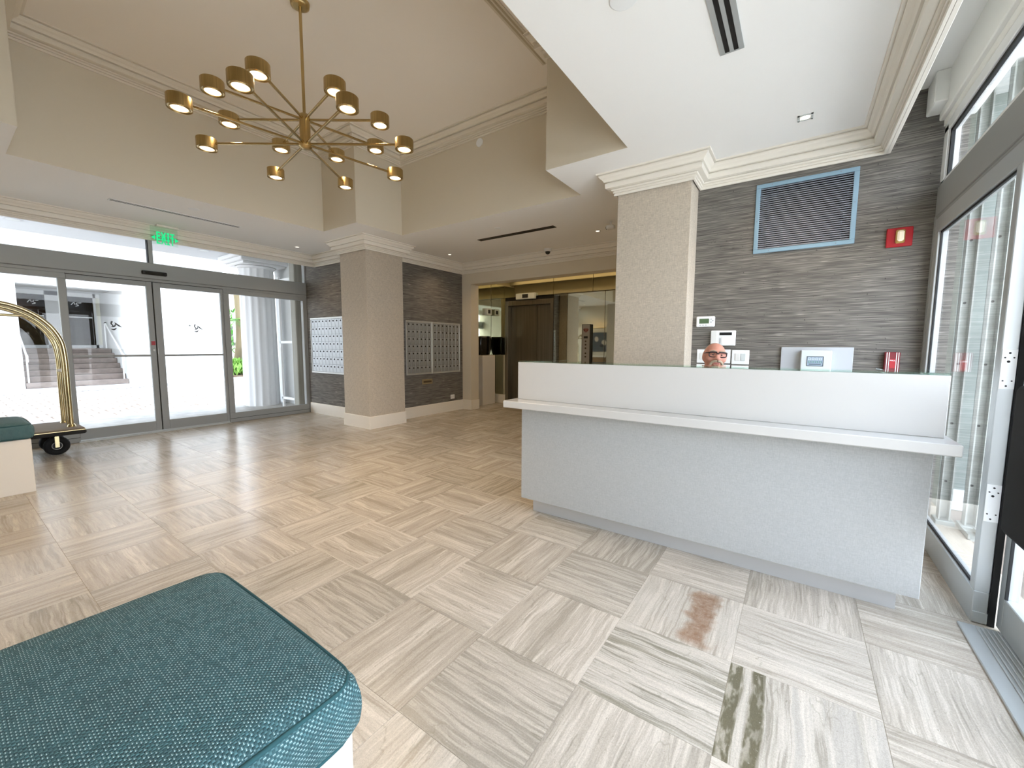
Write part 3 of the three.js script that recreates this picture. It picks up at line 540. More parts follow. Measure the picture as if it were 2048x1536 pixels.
// ------------------------------------------------------------------ wall behind the desk
{
  const z = ZD;
  const g = thing('return_grille', 'blue-grey framed return air grille high on the grasscloth wall', 'air vent', [-0.025, 2.022, z]);
  const X0 = -0.352, X1 = 0.30, Y0 = 2.022, Y1 = 2.572, e = 0.032;
  part(g, 'frame', join(bx(X0, X1, Y0, Y0 + e, z, z + 0.012, 0.003), bx(X0, X1, Y1 - e, Y1, z, z + 0.012, 0.003), bx(X0, X0 + e, Y0 + e, Y1 - e, z, z + 0.012, 0.003), bx(X1 - e, X1, Y0 + e, Y1 - e, z, z + 0.012, 0.003)), M.grille);
  const n = 30, slat = bx(X0 + e, X1 - e, -0.0050, 0.0050, -0.0010, 0.0010).rotateX(-0.55);
  for (let k = 0; k < n; k++) part(g, 'slat', slat.clone().translate(0, Y0 + e + (k + 0.5) * (Y1 - Y0 - 2 * e) / n, z + 0.004), M.slat);
  for (const [x, y] of [[X0 + 0.11, Y1 - 0.015], [X1 - 0.11, Y1 - 0.015], [X0 + 0.11, Y0 + 0.015], [X1 - 0.11, Y0 + 0.015], [X0 + 0.015, 2.28], [X1 - 0.015, 2.32]]) part(g, 'screw', cyl(0.004, 0.004, 0.002, x, y, z + 0.0125, 10, 'z'), M.slat);
  const s = thing('fire_strobe', 'red fire alarm strobe with clear lens on the grasscloth wall', 'fire alarm', [0.545, 1.963, z]);
  part(s, 'plate', bx(0.476, 0.614, 1.963, 2.095, z, z + 0.022, 0.004), M.red); part(s, 'bezel', bx(0.523, 0.573, 1.985, 2.078, z + 0.022, z + 0.036, 0.006), std('#b99a5a', 0.35, 0.5)); part(s, 'lens', bx(0.530, 0.566, 1.995, 2.070, z + 0.036, z + 0.052, 0.010), M.lens);
  const th = thing('thermostat', 'white rounded thermostat with green display beside the pillar', 'thermostat', [-0.688, 1.427, z]);
  part(th, 'body', plain(new RoundedBoxGeometry(0.152, 0.094, 0.026, 4, 0.012).translate(-0.688, 1.474, z + 0.013)), M.white);
  part(th, 'screen', bx(-0.737, -0.658, 1.457, 1.50, z + 0.026, z + 0.0275), std('#4e6648', 0.3));
  for (const [x, y] of [[-0.641, 1.494], [-0.641, 1.468], [-0.627, 1.482]]) part(th, 'button', cyl(0.006, 0.006, 0.002, x, y, z + 0.027, 12, 'z'), M.grey);
  for (const x of [-0.728, -0.705, -0.682]) part(th, 'button', bx(x - 0.007, x + 0.007, 1.440, 1.446, z + 0.026, z + 0.028), M.grey);
  const k = thing('alarm_keypad', 'white alarm keypad with dark display strip', 'keypad', [-0.541, 1.262, z]);
  part(k, 'body', bx(-0.638, -0.444, 1.262, 1.393, z, z + 0.028, 0.005), M.white); part(k, 'display', bx(-0.568, -0.472, 1.352, 1.376, z + 0.028, z + 0.030), M.dark);
  part(k, 'speaker_strip', bx(-0.634, -0.592, 1.266, 1.389, z + 0.028, z + 0.0295), M.offwhite); part(k, 'cover', bx(-0.55, -0.45, 1.27, 1.34, z + 0.028, z + 0.031, 0.001), M.white); part(k, 'key_column', bx(-0.568, -0.556, 1.28, 1.328, z + 0.028, z + 0.030), M.grey);
  const sw = (label, x0, x1, y0, y1, n2) => { const t = thing('switch_plate', label, 'light switch', [(x0 + x1) / 2, y0, z], 'white switch plates'); part(t, 'plate', bx(x0, x1, y0, y1, z, z + 0.008, 0.003), M.white); const w = (x1 - x0 - 0.05) / n2; for (let i = 0; i < n2; i++) part(t, 'rocker', bx(x0 + 0.025 + i * w + 0.002, x0 + 0.025 + (i + 1) * w - 0.002, y0 + 0.03, y1 - 0.03, z + 0.008, z + 0.013, 0.002), i % 2 ? M.greyPale : M.offwhite); };
  sw('wide white switch plate behind the seated man', -0.748, -0.478, 1.107, 1.228, 4); sw('white switch plate just right of the seated man', -0.467, -0.335, 1.102, 1.224, 2);
  sw('wide white switch plate low behind the desk edge', -0.748, -0.478, 0.974, 1.095, 4); sw('white switch plate lowest, right of the seated man', -0.467, -0.335, 0.97, 1.091, 2);
  const p = thing('intercom_board', 'flat grey metal mounting board behind the intercom panel', 'panel', [0.118, 0.86, z]);
  part(p, 'board', bx(-0.11, 0.347, 0.86, 1.252, z, z + 0.02, 0.003), M.grey);
  const q = thing('intercom', 'pale grey box with small blue screen on the mounting board', 'intercom', [0.118, 0.93, z + 0.02]);
  part(q, 'box', bx(0.023, 0.217, 0.93, 1.228, z + 0.02, z + 0.075, 0.006), M.greyPale);
  const scr = canvasTex(256, 160, (c, w, h) => { c.fillStyle = '#8fa0ae'; c.fillRect(0, 0, w, h); c.strokeStyle = '#e6edf0'; c.lineWidth = 5; for (let i = 0; i < 4; i++) { c.strokeRect(18 + i * 60, 20, 36, 34); c.fillStyle = '#54707a'; c.fillRect(14 + i * 60, 76, 44, 34); c.fillStyle = '#9ec0b8'; c.fillRect(22 + i * 60, 84, 26, 18); } c.fillStyle = '#20262c'; c.fillRect(30, 128, w - 60, 12); });
  const face = new THREE.PlaneGeometry(0.098, 0.068).translate(0.115, 1.143, z + 0.0775);
  part(q, 'screen_bezel', bx(0.063, 0.168, 1.105, 1.181, z + 0.075, z + 0.077), M.dark); part(q, 'screen', plain(face), std('#ffffff', 0.3, 0, { map: scr }));
  const r = thing('pull_station', 'red fire alarm pull station low on the grasscloth wall', 'fire alarm', [0.561, 1.09, z]);
  part(r, 'body', bx(0.520, 0.602, 1.09, 1.219, z, z + 0.05, 0.004), M.redDark); part(r, 'lever', bx(0.545, 0.578, 1.10, 1.17, z + 0.05, z + 0.056, 0.003), M.red);
  for (const x of [0.529, 0.541, 0.580, 0.592]) part(r, 'stripe', bx(x, x + 0.004, 1.092, 1.217, z + 0.05, z + 0.052), M.white);
  const tx = new TextGeometry('PULL', { font, size: 0.009, depth: 0.0008, curveSegments: 2 }).translate(0.547, 1.155, z + 0.056); part(r, 'lettering', plain(tx), M.white);
}
// ------------------------------------------------------------------ reception desk
{
  const t = thing('reception_desk', 'reception desk with grey panelled front and white counter', 'desk', [-0.57, 0, -2.55]);
  part(t, 'toe_kick', bx(-1.59, 0.4525, 0, 0.108, -2.62, -2.57, 0.001), M.kick);
  part(t, 'edge_strip', bx(-1.60, 0.462, 0.1085, 0.1105, -2.572, -2.505), M.white);  // white strip painted in for the panel's lower edge catching light
  part(t, 'front_panel', bx(-1.654, 0.517, 0.111, 0.806, -2.54, -2.50, 0.002), M.desk);
  part(t, 'end_panel', bx(-1.652, -1.615, 0.111, 0.806, -2.98, -2.54, 0.002), M.desk); part(t, 'end_panel', bx(0.478, 0.515, 0.111, 0.806, -2.98, -2.54, 0.002), M.desk);
  part(t, 'end_kick', bx(-1.585, -1.55, 0, 0.111, -2.96, -2.62), M.kick); part(t, 'end_kick', bx(0.41, 0.447, 0, 0.111, -2.96, -2.62), M.kick);
  part(t, 'ledge', bx(-1.749, 0.579, 0.803, 0.853, -2.99, -2.393, 0.004), M.quartz);
  const u = part(t, 'upper_panel', bx(-1.713, 0.553, 0.853, 1.131, -2.574, -2.534, 0.003), M.quartz);
  part(t, 'upper_end', bx(-1.713, -1.673, 0.853, 1.131, -2.985, -2.574, 0.002), M.quartz); part(t, 'upper_end', bx(0.513, 0.553, 0.853, 1.131, -2.985, -2.574, 0.002), M.quartz);
  for (const [a, b, c, d] of [[-1.713, 0.553, -2.70, -2.534], [-1.713, -1.52, -2.985, -2.702], [0.36, 0.553, -2.985, -2.702]]) part(t, 'glass_top', bx(a, b, 1.131, 1.141, c, d, 0.002), M.slab);
}
// ------------------------------------------------------------------ mailboxes
{
  const unit = (label, along, a0, a1, cols, fixed, y0, y1, fm = M.mailFrame, dm = M.mail) => {                // along 'x' faces +z, along 'z' faces +x
    const t = thing('mailbox_unit', label, 'mailboxes', along === 'x' ? [(a0 + a1) / 2, y0, fixed] : [fixed, y0, (a0 + a1) / 2]);
    const B = (a, b, c, d, e, f, ch) => (along === 'x' ? bx(a, b, c, d, fixed + e, fixed + f, ch) : bx(fixed + e, fixed + f, c, d, a, b, ch)), w = 0.03;
    part(t, 'frame', join(B(a0, a1, y0, y0 + w, 0, 0.024, 0.003), B(a0, a1, y1 - w, y1, 0, 0.024, 0.003), B(a0, a0 + w * 0.7, y0 + w, y1 - w, 0, 0.024, 0.003), B(a1 - w * 0.7, a1, y0 + w, y1 - w, 0, 0.024, 0.003)), fm);
    part(t, 'backing', B(a0 + 0.02, a1 - 0.02, y0 + w, y1 - w, 0, 0.008), M.dark);
    const pw = (a1 - a0 - 1.4 * w) / cols, ph = (y1 - y0 - 2 * w) / 7, g = 0.002;
    const d0 = B(g / 2, pw - g / 2, g / 2, ph - g / 2, 0.008, 0.016, 0.0015), l0 = along === 'x' ? cyl(0.0135, 0.0135, 0.006, pw / 2, ph * 0.72, fixed + 0.018, 10, 'z') : cyl(0.0135, 0.0135, 0.006, fixed + 0.018, ph * 0.72, pw / 2, 10, 'x');
    for (let i = 0; i < cols; i++) for (let j = 0; j < 7; j++) {
      const dx = along === 'x' ? a0 + 0.7 * w + i * pw : 0, dz = along === 'x' ? 0 : a0 + 0.7 * w + i * pw, dy = y0 + w + j * ph;
      const d = part(t, 'mailbox_door', d0.clone().translate(dx, dy, dz), dm); part(d, 'lock', l0.clone().translate(dx, dy, dz), M.lock);
    }
  };
  unit('bright bank of small metal mailboxes beside the glass doors', 'x', -7.288, -6.06, 11, ZM, 0.750, 1.735);
  unit('dim bank of metal mailboxes nearest the square pillar', 'z', -5.223, -4.625, 6, XM, 0.745, 1.675);
  unit('dim bank of metal mailboxes nearest the lift lobby', 'z', -5.962, -5.226, 7, XM, 0.745, 1.675);
  const s = thing('mail_slot', 'brass outgoing mail slot below the dim mailboxes', 'mail slot', [XM, 0.563, -5.11]);
  part(s, 'plate', bx(XM, XM + 0.008, 0.563, 0.653, -5.235, -4.985, 0.003), std('#a99a7c', 0.4, 0.6)); part(s, 'slot', bx(XM + 0.008, XM + 0.010, 0.592, 0.625, -5.205, -5.015), std('#5d5140', 0.5, 0.5));
  const o = thing('wall_outlet', 'white wall outlet low on the dark grasscloth wall', 'outlet', [XM, 0.232, -5.76]);
  part(o, 'plate', bx(XM, XM + 0.006, 0.232, 0.312, -5.815, -5.705, 0.002), M.white); for (const z of [-5.785, -5.735]) part(o, 'socket', bx(XM + 0.006, XM + 0.008, 0.252, 0.292, z - 0.015, z + 0.015, 0.0005), M.offwhite);
}
// ------------------------------------------------------------------ benches
function bench(label, x0, x1, z0, z1) {
  const t = thing('bench', label, 'bench', [(x0 + x1) / 2, 0, (z0 + z1) / 2], 'upholstered benches'), y0 = 0.455, h = 0.135, w = x1 - x0 + 0.03, d = z1 - z0 + 0.03, cx = (x0 + x1) / 2, cz = (z0 + z1) / 2;
  part(t, 'base', bx(x0, x1, 0, y0, z0, z1, 0.003), M.benchBase);
  const g0 = new THREE.BoxGeometry(w, h, d, 40, 12, 40), p = g0.attributes.position, r = 0.045;
  for (let i = 0; i < p.count; i++) {
    let x = p.getX(i), y = p.getY(i), z = p.getZ(i);
    const ix = Math.max(-w / 2 + r, Math.min(w / 2 - r, x)), iy = Math.max(-h / 2 + r * 0.6, Math.min(h / 2 - r, y)), iz = Math.max(-d / 2 + r, Math.min(d / 2 - r, z)), v = V(x - ix, y - iy, z - iz), l = v.length();
    if (l > 1e-6) { v.multiplyScalar((y < 0 ? r * 0.6 : r) / l); if (y < 0 && Math.abs(x - ix) + Math.abs(z - iz) > 1e-6) { const q = Math.hypot(v.x, v.z); if (q > 0) { const f = r / Math.max(q, r * 0.6); v.x *= Math.min(f, r / q); v.z *= Math.min(f, r / q); } } x = ix + v.x; y = iy + v.y; z = iz + v.z; }
    const a = 1 - Math.pow(Math.abs(2 * x / w), 3), b = 1 - Math.pow(Math.abs(2 * z / d), 3);
    y += (y > 0 ? 0.022 : 0) * Math.max(0, a) * Math.max(0, b) + 0.004 * (fb(x * 6 + 9, z * 6 + 9, 64, 64, 5, 2) - 0.5) * (y > 0 ? 1 : 0);
    const bulge = 0.012 * Math.cos(Math.PI * y / h * 0.9); x += Math.sign(x) * (Math.abs(x) > w / 2 - 0.02 ? bulge : 0); z += Math.sign(z) * (Math.abs(z) > d / 2 - 0.02 ? bulge : 0);
    p.setXYZ(i, x, y, z);
  }
  const gg = mergeVertices((() => { const q = g0.clone(); q.deleteAttribute('uv'); q.deleteAttribute('normal'); return q; })(), 1e-5); gg.computeVertexNormals();
  const c = part(t, 'cushion', metric(plain(gg.translate(cx, y0 + h / 2, cz))), M.weave);
  const loop = (y, k) => { const pts = [], a = w / 2 - k, b = d / 2 - k, q = 0.05; for (const [sx, sz, f] of [[1, 1, 0], [-1, 1, 1], [-1, -1, 2], [1, -1, 3]]) for (let i = 0; i <= 4; i++) { const e = (f * 90 + i * 22.5) * Math.PI / 180; pts.push(V(cx + sx * (a - q) + q * Math.cos(e), y, cz + sz * (b - q) + q * Math.sin(e))); } return tube(pts, 0.0045, 8, 120, true); };
  part(c, 'piping', loop(y0 + h - 0.016, 0.006), M.piping); part(c, 'piping', loop(y0 + 0.010, 0.004), M.piping);
}
bench('large teal woven bench in the near foreground', -1.385, -0.705, -0.445, 0.20);
bench('teal cushioned bench at the left edge before the luggage cart', -5.80, -5.25, -0.453, -0.045);
// ------------------------------------------------------------------ luggage cart
{
  const t = thing('luggage_cart', 'brass birdcage luggage cart by the glass doors', 'luggage cart', [-6.80, 0, -0.36]), xa = -6.63, xb = -7.05, za = -0.875, zb = 0.13, yd = 0.305;
  part(t, 'deck', bx(-7.19, -6.47, yd, yd + 0.022, -0.955, 0.235, 0.006), M.carpet); part(t, 'bumper', join(bx(-7.20, -6.46, yd - 0.045, yd, -0.965, 0.245, 0.012)), M.rubber); part(t, 'rim', bx(-7.195, -6.465, yd - 0.004, yd + 0.006, -0.960, 0.24, 0.002), M.gold);
  for (const x of [xa, xb]) {
    const pts = [V(x, yd + 0.02, za), V(x, 0.7, za), V(x, 1.12, za)], cz = (za + zb) / 2, R = (zb - za) / 2;
    for (let k = 1; k < 12; k++) { const a = Math.PI * (1 - k / 12); pts.push(V(x, 1.14 + 0.53 * Math.sin(a), cz + R * Math.cos(a))); }
    pts.push(V(x, 1.12, zb), V(x, 0.7, zb), V(x, yd + 0.02, zb));
    part(t, 'hoop', tube(pts, 0.021, 14, 110), M.gold);
    const inner = pts.map((q) => V(x + (x === xa ? -0.055 : 0.055), q.y - (q.y > 1.15 ? 0.035 : 0), cz + (q.z - cz) * 0.965)); part(t, 'hoop', tube(inner, 0.013, 12, 110), M.gold);
    for (const z of [za, zb]) part(t, 'collar', lathe([[0.021, 0.03], [0.03, 0.025], [0.036, 0]], x, yd + 0.022, z, 20), M.gold);
  }
  part(t, 'hanging_rail', bar(V((xa + xb) / 2, 1.55, za + 0.16), V((xa + xb) / 2, 1.55, zb - 0.16), 0.014, 14), M.gold);
  for (const z of [za + 0.17, zb - 0.17]) part(t, 'cross_bar', bar(V(xa, 1.55, z), V(xb, 1.55, z), 0.013, 12), M.gold);
  part(t, 'tag', bx(xb + 0.02, xb + 0.075, 0.93, 0.965, za - 0.024, za + 0.024, 0.004), M.white);
  for (const x of [-6.80, -7.10]) for (const z of [-0.77, 0.03]) {
    const w = part(t, 'wheel', (() => { const g = new THREE.TorusGeometry(0.072, 0.034, 14, 32).rotateY(Math.PI / 2); return plain(g.translate(x, 0.106, z)); })(), M.rubber);
    part(w, 'wheel_hub', cyl(0.045, 0.045, 0.03, x, 0.106, z, 24, 'x'), M.lock); part(w, 'hub_ring', plain(new THREE.TorusGeometry(0.040, 0.004, 8, 28).rotateY(Math.PI / 2).translate(x + 0.017, 0.106, z)), M.steel); part(w, 'axle', cyl(0.012, 0.012, 0.085, x, 0.106, z, 12, 'x'), M.steel);
    part(t, 'fork', join(bx(x + 0.036, x + 0.044, 0.09, yd - 0.05, z - 0.018, z + 0.018, 0.002), bx(x - 0.044, x - 0.036, 0.09, yd - 0.05, z - 0.018, z + 0.018, 0.002), bx(x - 0.044, x + 0.044, yd - 0.055, yd - 0.044, z - 0.03, z + 0.03, 0.002)), M.gold);
  }
}
// ------------------------------------------------------------------ front left corner, seen in the lift mirrors
{
  const art = canvasTex(256, 320, (c, w, h) => { const g = c.createLinearGradient(0, 0, 0, h); c.fillStyle = '#4f565c'; c.fillRect(0, 0, w, h); for (let i = 0; i < 300; i++) { c.fillStyle = `rgba(${70 + 40 * rnd()},${76 + 40 * rnd()},${84 + 40 * rnd()},0.15)`; c.fillRect(rnd() * w, rnd() * h, 40 * rnd(), 60 * rnd()); } c.fillStyle = '#c9bfb2'; for (const [x, y, a, b] of [[70, 170, 34, 46], [180, 110, 28, 44]]) { c.beginPath(); c.ellipse(x, y, a, b, 0.1, 0, 7); c.fill(); } c.fillStyle = '#34383c'; c.beginPath(); c.ellipse(100, 220, 30, 26, 0, 0, 7); c.fill(); });
  const t = thing('painting', 'dark grey abstract painting reflected in the lift mirror', 'painting', [-6.2, 1.05, ZF]);
  part(t, 'canvas', bx(-6.55, -5.83, 1.05, 1.78, ZF - 0.035, ZF, 0.003), M.dark);
  const f = new THREE.PlaneGeometry(0.70, 0.71).rotateY(Math.PI).translate(-6.19, 1.415, ZF - 0.0365); part(t, 'picture', plain(f), std('#ffffff', 0.8, 0, { map: art }));
  const c = thing('console_table', 'wooden console with a pale top reflected under the painting', 'console', [-6.2, 0, 0.2]);
  part(c, 'top', bx(-6.43, -5.85, 0.85, 0.90, 0.02, ZF - 0.016, 0.004), M.trim); part(c, 'cabinet', bx(-6.41, -5.88, 0.06, 0.85, 0.05, ZF - 0.02, 0.004), M.wood);
  for (const x of [-6.40, -5.95]) for (const z of [0.08, 0.27]) part(c, 'leg', bx(x, x + 0.04, 0, 0.06, z, z + 0.04), M.black);
  for (const x of [-6.16, -6.12]) part(c, 'handle', bx(x - 0.006, x + 0.006, 0.4, 0.5, 0.035, 0.05, 0.002), M.steel);
  const l = thing('picture_light', 'slim warm light bar above the painting', 'light', [-6.2, 1.9, ZF]);
  part(l, 'arm', bx(-6.22, -6.18, 1.93, 1.95, ZF - 0.14, ZF), M.brass); part(l, 'housing', bx(-6.45, -5.95, 1.93, 1.965, ZF - 0.17, ZF - 0.12, 0.004), M.brass); part(l, 'lamp', bx(-6.44, -5.96, 1.966, 1.972, ZF - 0.165, ZF - 0.125), G.cove);
  const q = new THREE.RectAreaLight(0xffcf8a, 6, 0.48, 0.04); q.position.set(-6.2, 1.98, ZF - 0.145); q.lookAt(-6.2, 3, ZF - 0.05); q.name = 'picture_light'; scene.add(q);
}
// ------------------------------------------------------------------ the seated man behind the desk
function field(sdf, c, half, res) {                              // mesh of sdf = 0 inside the cube round c
  const mc = new MarchingCubes(res, M.skin, false, false, 60000), s = mc.size, h = s / 2;
  for (let k = 0; k < s; k++) for (let j = 0; j < s; j++) for (let i = 0; i < s; i++) mc.field[k * s * s + j * s + i] = -sdf(c.x + (i - h) / h * half, c.y + (j - h) / h * half, c.z + (k - h) / h * half) * 100;
  mc.isolation = 0; mc.update();
  let g = new THREE.BufferGeometry().setAttribute('position', new THREE.BufferAttribute(new Float32Array(mc.positionArray.slice(0, mc.count * 3)), 3));
  g.scale(half, half, half).translate(c.x, c.y, c.z);
  g = mergeVertices(g, half / res * 0.02); g.computeVertexNormals();
  const p = g.attributes.position, ix = g.index.array; let vol = 0;
  for (let i = 0; i < ix.length; i += 3) { const [a, b, d] = [0, 1, 2].map((k) => V().fromBufferAttribute(p, ix[i + k])); vol += a.dot(b.cross(d)); }
  if (vol < 0) { for (let i = 0; i < ix.length; i += 3) [ix[i], ix[i + 1]] = [ix[i + 1], ix[i]]; g.computeVertexNormals(); }
  return plain(g);
}
const cap = (a, b, r0, r1) => (x, y, z) => { const dx = b.x - a.x, dy = b.y - a.y, dz = b.z - a.z, t = Math.max(0, Math.min(1, ((x - a.x) * dx + (y - a.y) * dy + (z - a.z) * dz) / (dx * dx + dy * dy + dz * dz || 1))); return Math.hypot(x - a.x - dx * t, y - a.y - dy * t, z - a.z - dz * t) - r0 - (r1 - r0) * t; };
const ell = (c, r) => (x, y, z) => { const a = (x - c.x) / r.x, b = (y - c.y) / r.y, d = (z - c.z) / r.z, k = Math.hypot(a, b, d); return (k - 1) * Math.min(r.x, r.y, r.z); };
const blend = (fs, k) => (x, y, z) => { let d = 9; for (const f of fs) { const e = f(x, y, z), h = Math.max(0, k - Math.abs(d - e)) / k; d = Math.min(d, e) - h * h * k * 0.25; } return d; };
{
  const px = -0.482, pz = -3.22, t = thing('person', 'bald man with black glasses and grey moustache peeking over the desk', 'person', [px, 0, pz]);
  const yaw = 0.36, hs = 0.9, hc = V(px, 1.188, pz), R = (x, y, z) => { const c = Math.cos(yaw), s = Math.sin(yaw), tl = -0.06; x *= hs; y *= hs; z *= hs; const X = x * Math.cos(tl) - y * Math.sin(tl), Y = x * Math.sin(tl) + y * Math.cos(tl); return V(hc.x + X * c + z * s, hc.y + Y, hc.z - X * s + z * c); };
  const inv = (x, y, z) => { const c = Math.cos(yaw), s = Math.sin(yaw), tl = 0.06, a = (x - hc.x) / hs, b = (y - hc.y) / hs, d = (z - hc.z) / hs, X = a * c - d * s, Z = a * s + d * c; return [X * Math.cos(tl) - b * Math.sin(tl), X * Math.sin(tl) + b * Math.cos(tl), Z]; };
  const L = (x, y, z) => V(x, y, z);
  const headParts = [ell(L(0, 0.012, -0.012), L(0.076, 0.086, 0.096)), ell(L(0, -0.035, 0.008), L(0.070, 0.066, 0.080)), ell(L(0, -0.082, 0.028), L(0.050, 0.032, 0.052)), ell(L(0, 0.028, 0.064), L(0.054, 0.012, 0.022)), cap(L(0, 0.016, 0.080), L(0, -0.018, 0.106), 0.009, 0.015), cap(L(0.015, -0.021, 0.090), L(-0.015, -0.021, 0.090), 0.010, 0.010), ell(L(0.044, -0.026, 0.060), L(0.027, 0.022, 0.024)), ell(L(-0.044, -0.026, 0.060), L(0.027, 0.022, 0.024)), cap(L(0, -0.06, -0.03), L(0, -0.22, -0.05), 0.060, 0.064), cap(L(-0.016, -0.058, 0.080), L(0.016, -0.058, 0.080), 0.010, 0.010)];
  const ears = [-1, 1].map((s) => ell(L(s * 0.078, -0.012, -0.010), L(0.011, 0.032, 0.020)));
  const eyes = [-1, 1].map((s) => ell(L(s * 0.031, 0.008, 0.076), L(0.014, 0.011, 0.012)));
  const hf = blend([...headParts, ...ears], 0.018), headF = (x, y, z) => { const q = inv(x, y, z); let d = hf(...q); for (const e of eyes) d = Math.max(d, -(e(...q) + 0.004)); return d; };
  const J = (x, y, z) => V(px + x, y, pz + z);
  const torso = [ell(J(0, 0.56, -0.02), L(0.18, 0.13, 0.14)), ell(J(0, 0.74, 0), L(0.175, 0.2, 0.14)), ell(J(0, 0.86, -0.01), L(0.185, 0.12, 0.115)), cap(J(-0.15, 0.92, -0.02), J(0.15, 0.92, -0.02), 0.062, 0.062), cap(J(0, 0.93, -0.03), J(0, 1.04, -0.02), 0.07, 0.058)];
  const limbs = [], sleeves = [], pants = [];
  for (const s of [-1, 1]) {
    const sh = J(s * 0.19, 0.90, -0.02), el = J(s * 0.24, 0.66, 0.02), wr = J(s * 0.13, 0.60, 0.20), hip = J(s * 0.09, 0.53, -0.02), kn = J(s * 0.12, 0.52, 0.36), an = J(s * 0.12, 0.09, 0.34), toe = J(s * 0.13, 0.035, 0.50);
    limbs.push(cap(sh, el, 0.05, 0.042), cap(el, wr, 0.041, 0.028), cap(hip, kn, 0.082, 0.058), cap(kn, an, 0.056, 0.038), cap(an, toe, 0.04, 0.032));
    sleeves.push(cap(sh, el, 0.062, 0.056), cap(el, el.clone().lerp(wr, 0.5), 0.052, 0.045));
    pants.push(cap(hip, kn, 0.094, 0.07), cap(kn, an, 0.066, 0.052));
  }
  const bodyF = blend([...torso, ...limbs], 0.03), cc = J(0, 0.56, 0.08);
  const hands = [];
  for (const s of [-1, 1]) {
    const w = J(s * 0.13, 0.60, 0.20), f = [cap(w, J(s * 0.115, 0.602, 0.27), 0.026, 0.03), cap(J(s * 0.145, 0.602, 0.24), J(s * 0.135, 0.602, 0.275), 0.024, 0.018)];
    for (let k = 0; k < 4; k++) { const x = s * (0.085 + k * 0.021), len = [0.062, 0.074, 0.070, 0.055][k], a = J(x, 0.606, 0.28), b = J(x, 0.610, 0.28 + len * 0.55), c = J(x, 0.598, 0.28 + len); f.push(cap(a, b, 0.0092, 0.0086), cap(b, c, 0.0086, 0.0075)); }
    f.push(cap(J(s * 0.09, 0.602, 0.235), J(s * 0.066, 0.604, 0.262), 0.012, 0.010), cap(J(s * 0.066, 0.604, 0.262), J(s * 0.063, 0.600, 0.292), 0.010, 0.008));
    hands.push(field(blend(f, 0.008), J(s * 0.11, 0.60, 0.28), 0.12, 64));
  }
  const body = part(t, 'body', join(field(bodyF, cc, 0.62, 100), field(headF, V(hc.x, hc.y - 0.03, hc.z), 0.17, 104), ...hands), M.skin);
  part(t, 'shirt', field(blend([ell(J(0, 0.57, -0.02), L(0.195, 0.14, 0.155)), ell(J(0, 0.74, 0), L(0.188, 0.21, 0.153)), ell(J(0, 0.86, -0.01), L(0.2, 0.13, 0.128)), cap(J(-0.15, 0.92, -0.02), J(0.15, 0.92, -0.02), 0.07, 0.07), ...sleeves], 0.03), J(0, 0.75, 0.04), 0.40, 72), M.shirt);
  part(t, 'trousers', field(blend(pants, 0.03), J(0, 0.34, 0.16), 0.42, 72), M.trousers);
  for (const s of [-1, 1]) part(t, 'shoe', field(cap(J(s * 0.12, 0.045, 0.31), J(s * 0.13, 0.042, 0.50), 0.05, 0.042), J(s * 0.125, 0.05, 0.41), 0.18, 40), M.black);
  const place = (g) => { const p = g.attributes.position; for (let i = 0; i < p.count; i++) { const q = R(p.getX(i), p.getY(i), p.getZ(i)); p.setXYZ(i, q.x, q.y, q.z); } g.computeVertexNormals(); return plain(g); };
  const lens = (s) => { const pts = []; for (let k = 0; k < 20; k++) { const a = k / 20 * Math.PI * 2, c = Math.cos(a), q = Math.sin(a); pts.push(V(s * 0.0335 + 0.0285 * Math.sign(c) * Math.pow(Math.abs(c), 0.7), 0.010 + 0.0195 * Math.sign(q) * Math.pow(Math.abs(q), 0.7), 0.100 - 0.004 * Math.abs(c))); } return pts; };
  const g = part(t, 'glasses', join(place(tube(lens(-1), 0.0038, 8, 60, true)), place(tube(lens(1), 0.0038, 8, 60, true)), place(bar(V(-0.059, 0.026, 0.097), V(-0.008, 0.028, 0.1), 0.0055)), place(bar(V(0.059, 0.026, 0.097), V(0.008, 0.028, 0.1), 0.0055)), place(bar(V(-0.008, 0.020, 0.101), V(0.008, 0.020, 0.101), 0.0035)), ...[-1, 1].map((s) => place(tube([V(s * 0.058, 0.024, 0.096), V(s * 0.076, 0.021, 0.05), V(s * 0.081, 0.013, -0.01)], 0.0036, 8)))), M.frames);
  for (const s of [-1, 1]) { const e = part(t, 'eye', place(new THREE.SphereGeometry(0.0115, 20, 14).translate(s * 0.031, 0.008, 0.071)), M.eye); part(e, 'iris', place(new THREE.SphereGeometry(0.0058, 14, 10).scale(1, 1, 0.4).translate(s * 0.031, 0.008, 0.0815)), M.iris); part(t, 'eyelid', place(new THREE.SphereGeometry(0.0125, 18, 8, 0, Math.PI * 2, 0, Math.PI * 0.5).rotateX(0.62).translate(s * 0.031, 0.008, 0.071)), M.skin); part(t, 'eyebrow', place(tube([V(s * 0.012, 0.034, 0.092), V(s * 0.032, 0.040, 0.090), V(s * 0.052, 0.033, 0.078)], 0.004, 6)), M.whiskers); }
  const m = part(t, 'moustache', join(...[-1, 1].map((s) => place(tube([V(s * 0.002, -0.038, 0.104), V(s * 0.018, -0.040, 0.100), V(s * 0.034, -0.050, 0.088), V(s * 0.043, -0.070, 0.074)], 0.0095, 8, 16)))), M.whiskers);
  part(t, 'mouth', place(tube([V(-0.018, -0.057, 0.089), V(0, -0.060, 0.093), V(0.018, -0.057, 0.089)], 0.005, 6)), M.lips);
  part(t, 'goatee', place(new THREE.SphereGeometry(0.03, 16, 12).scale(1.05, 0.75, 0.7).translate(0, -0.092, 0.066)), M.whiskers);
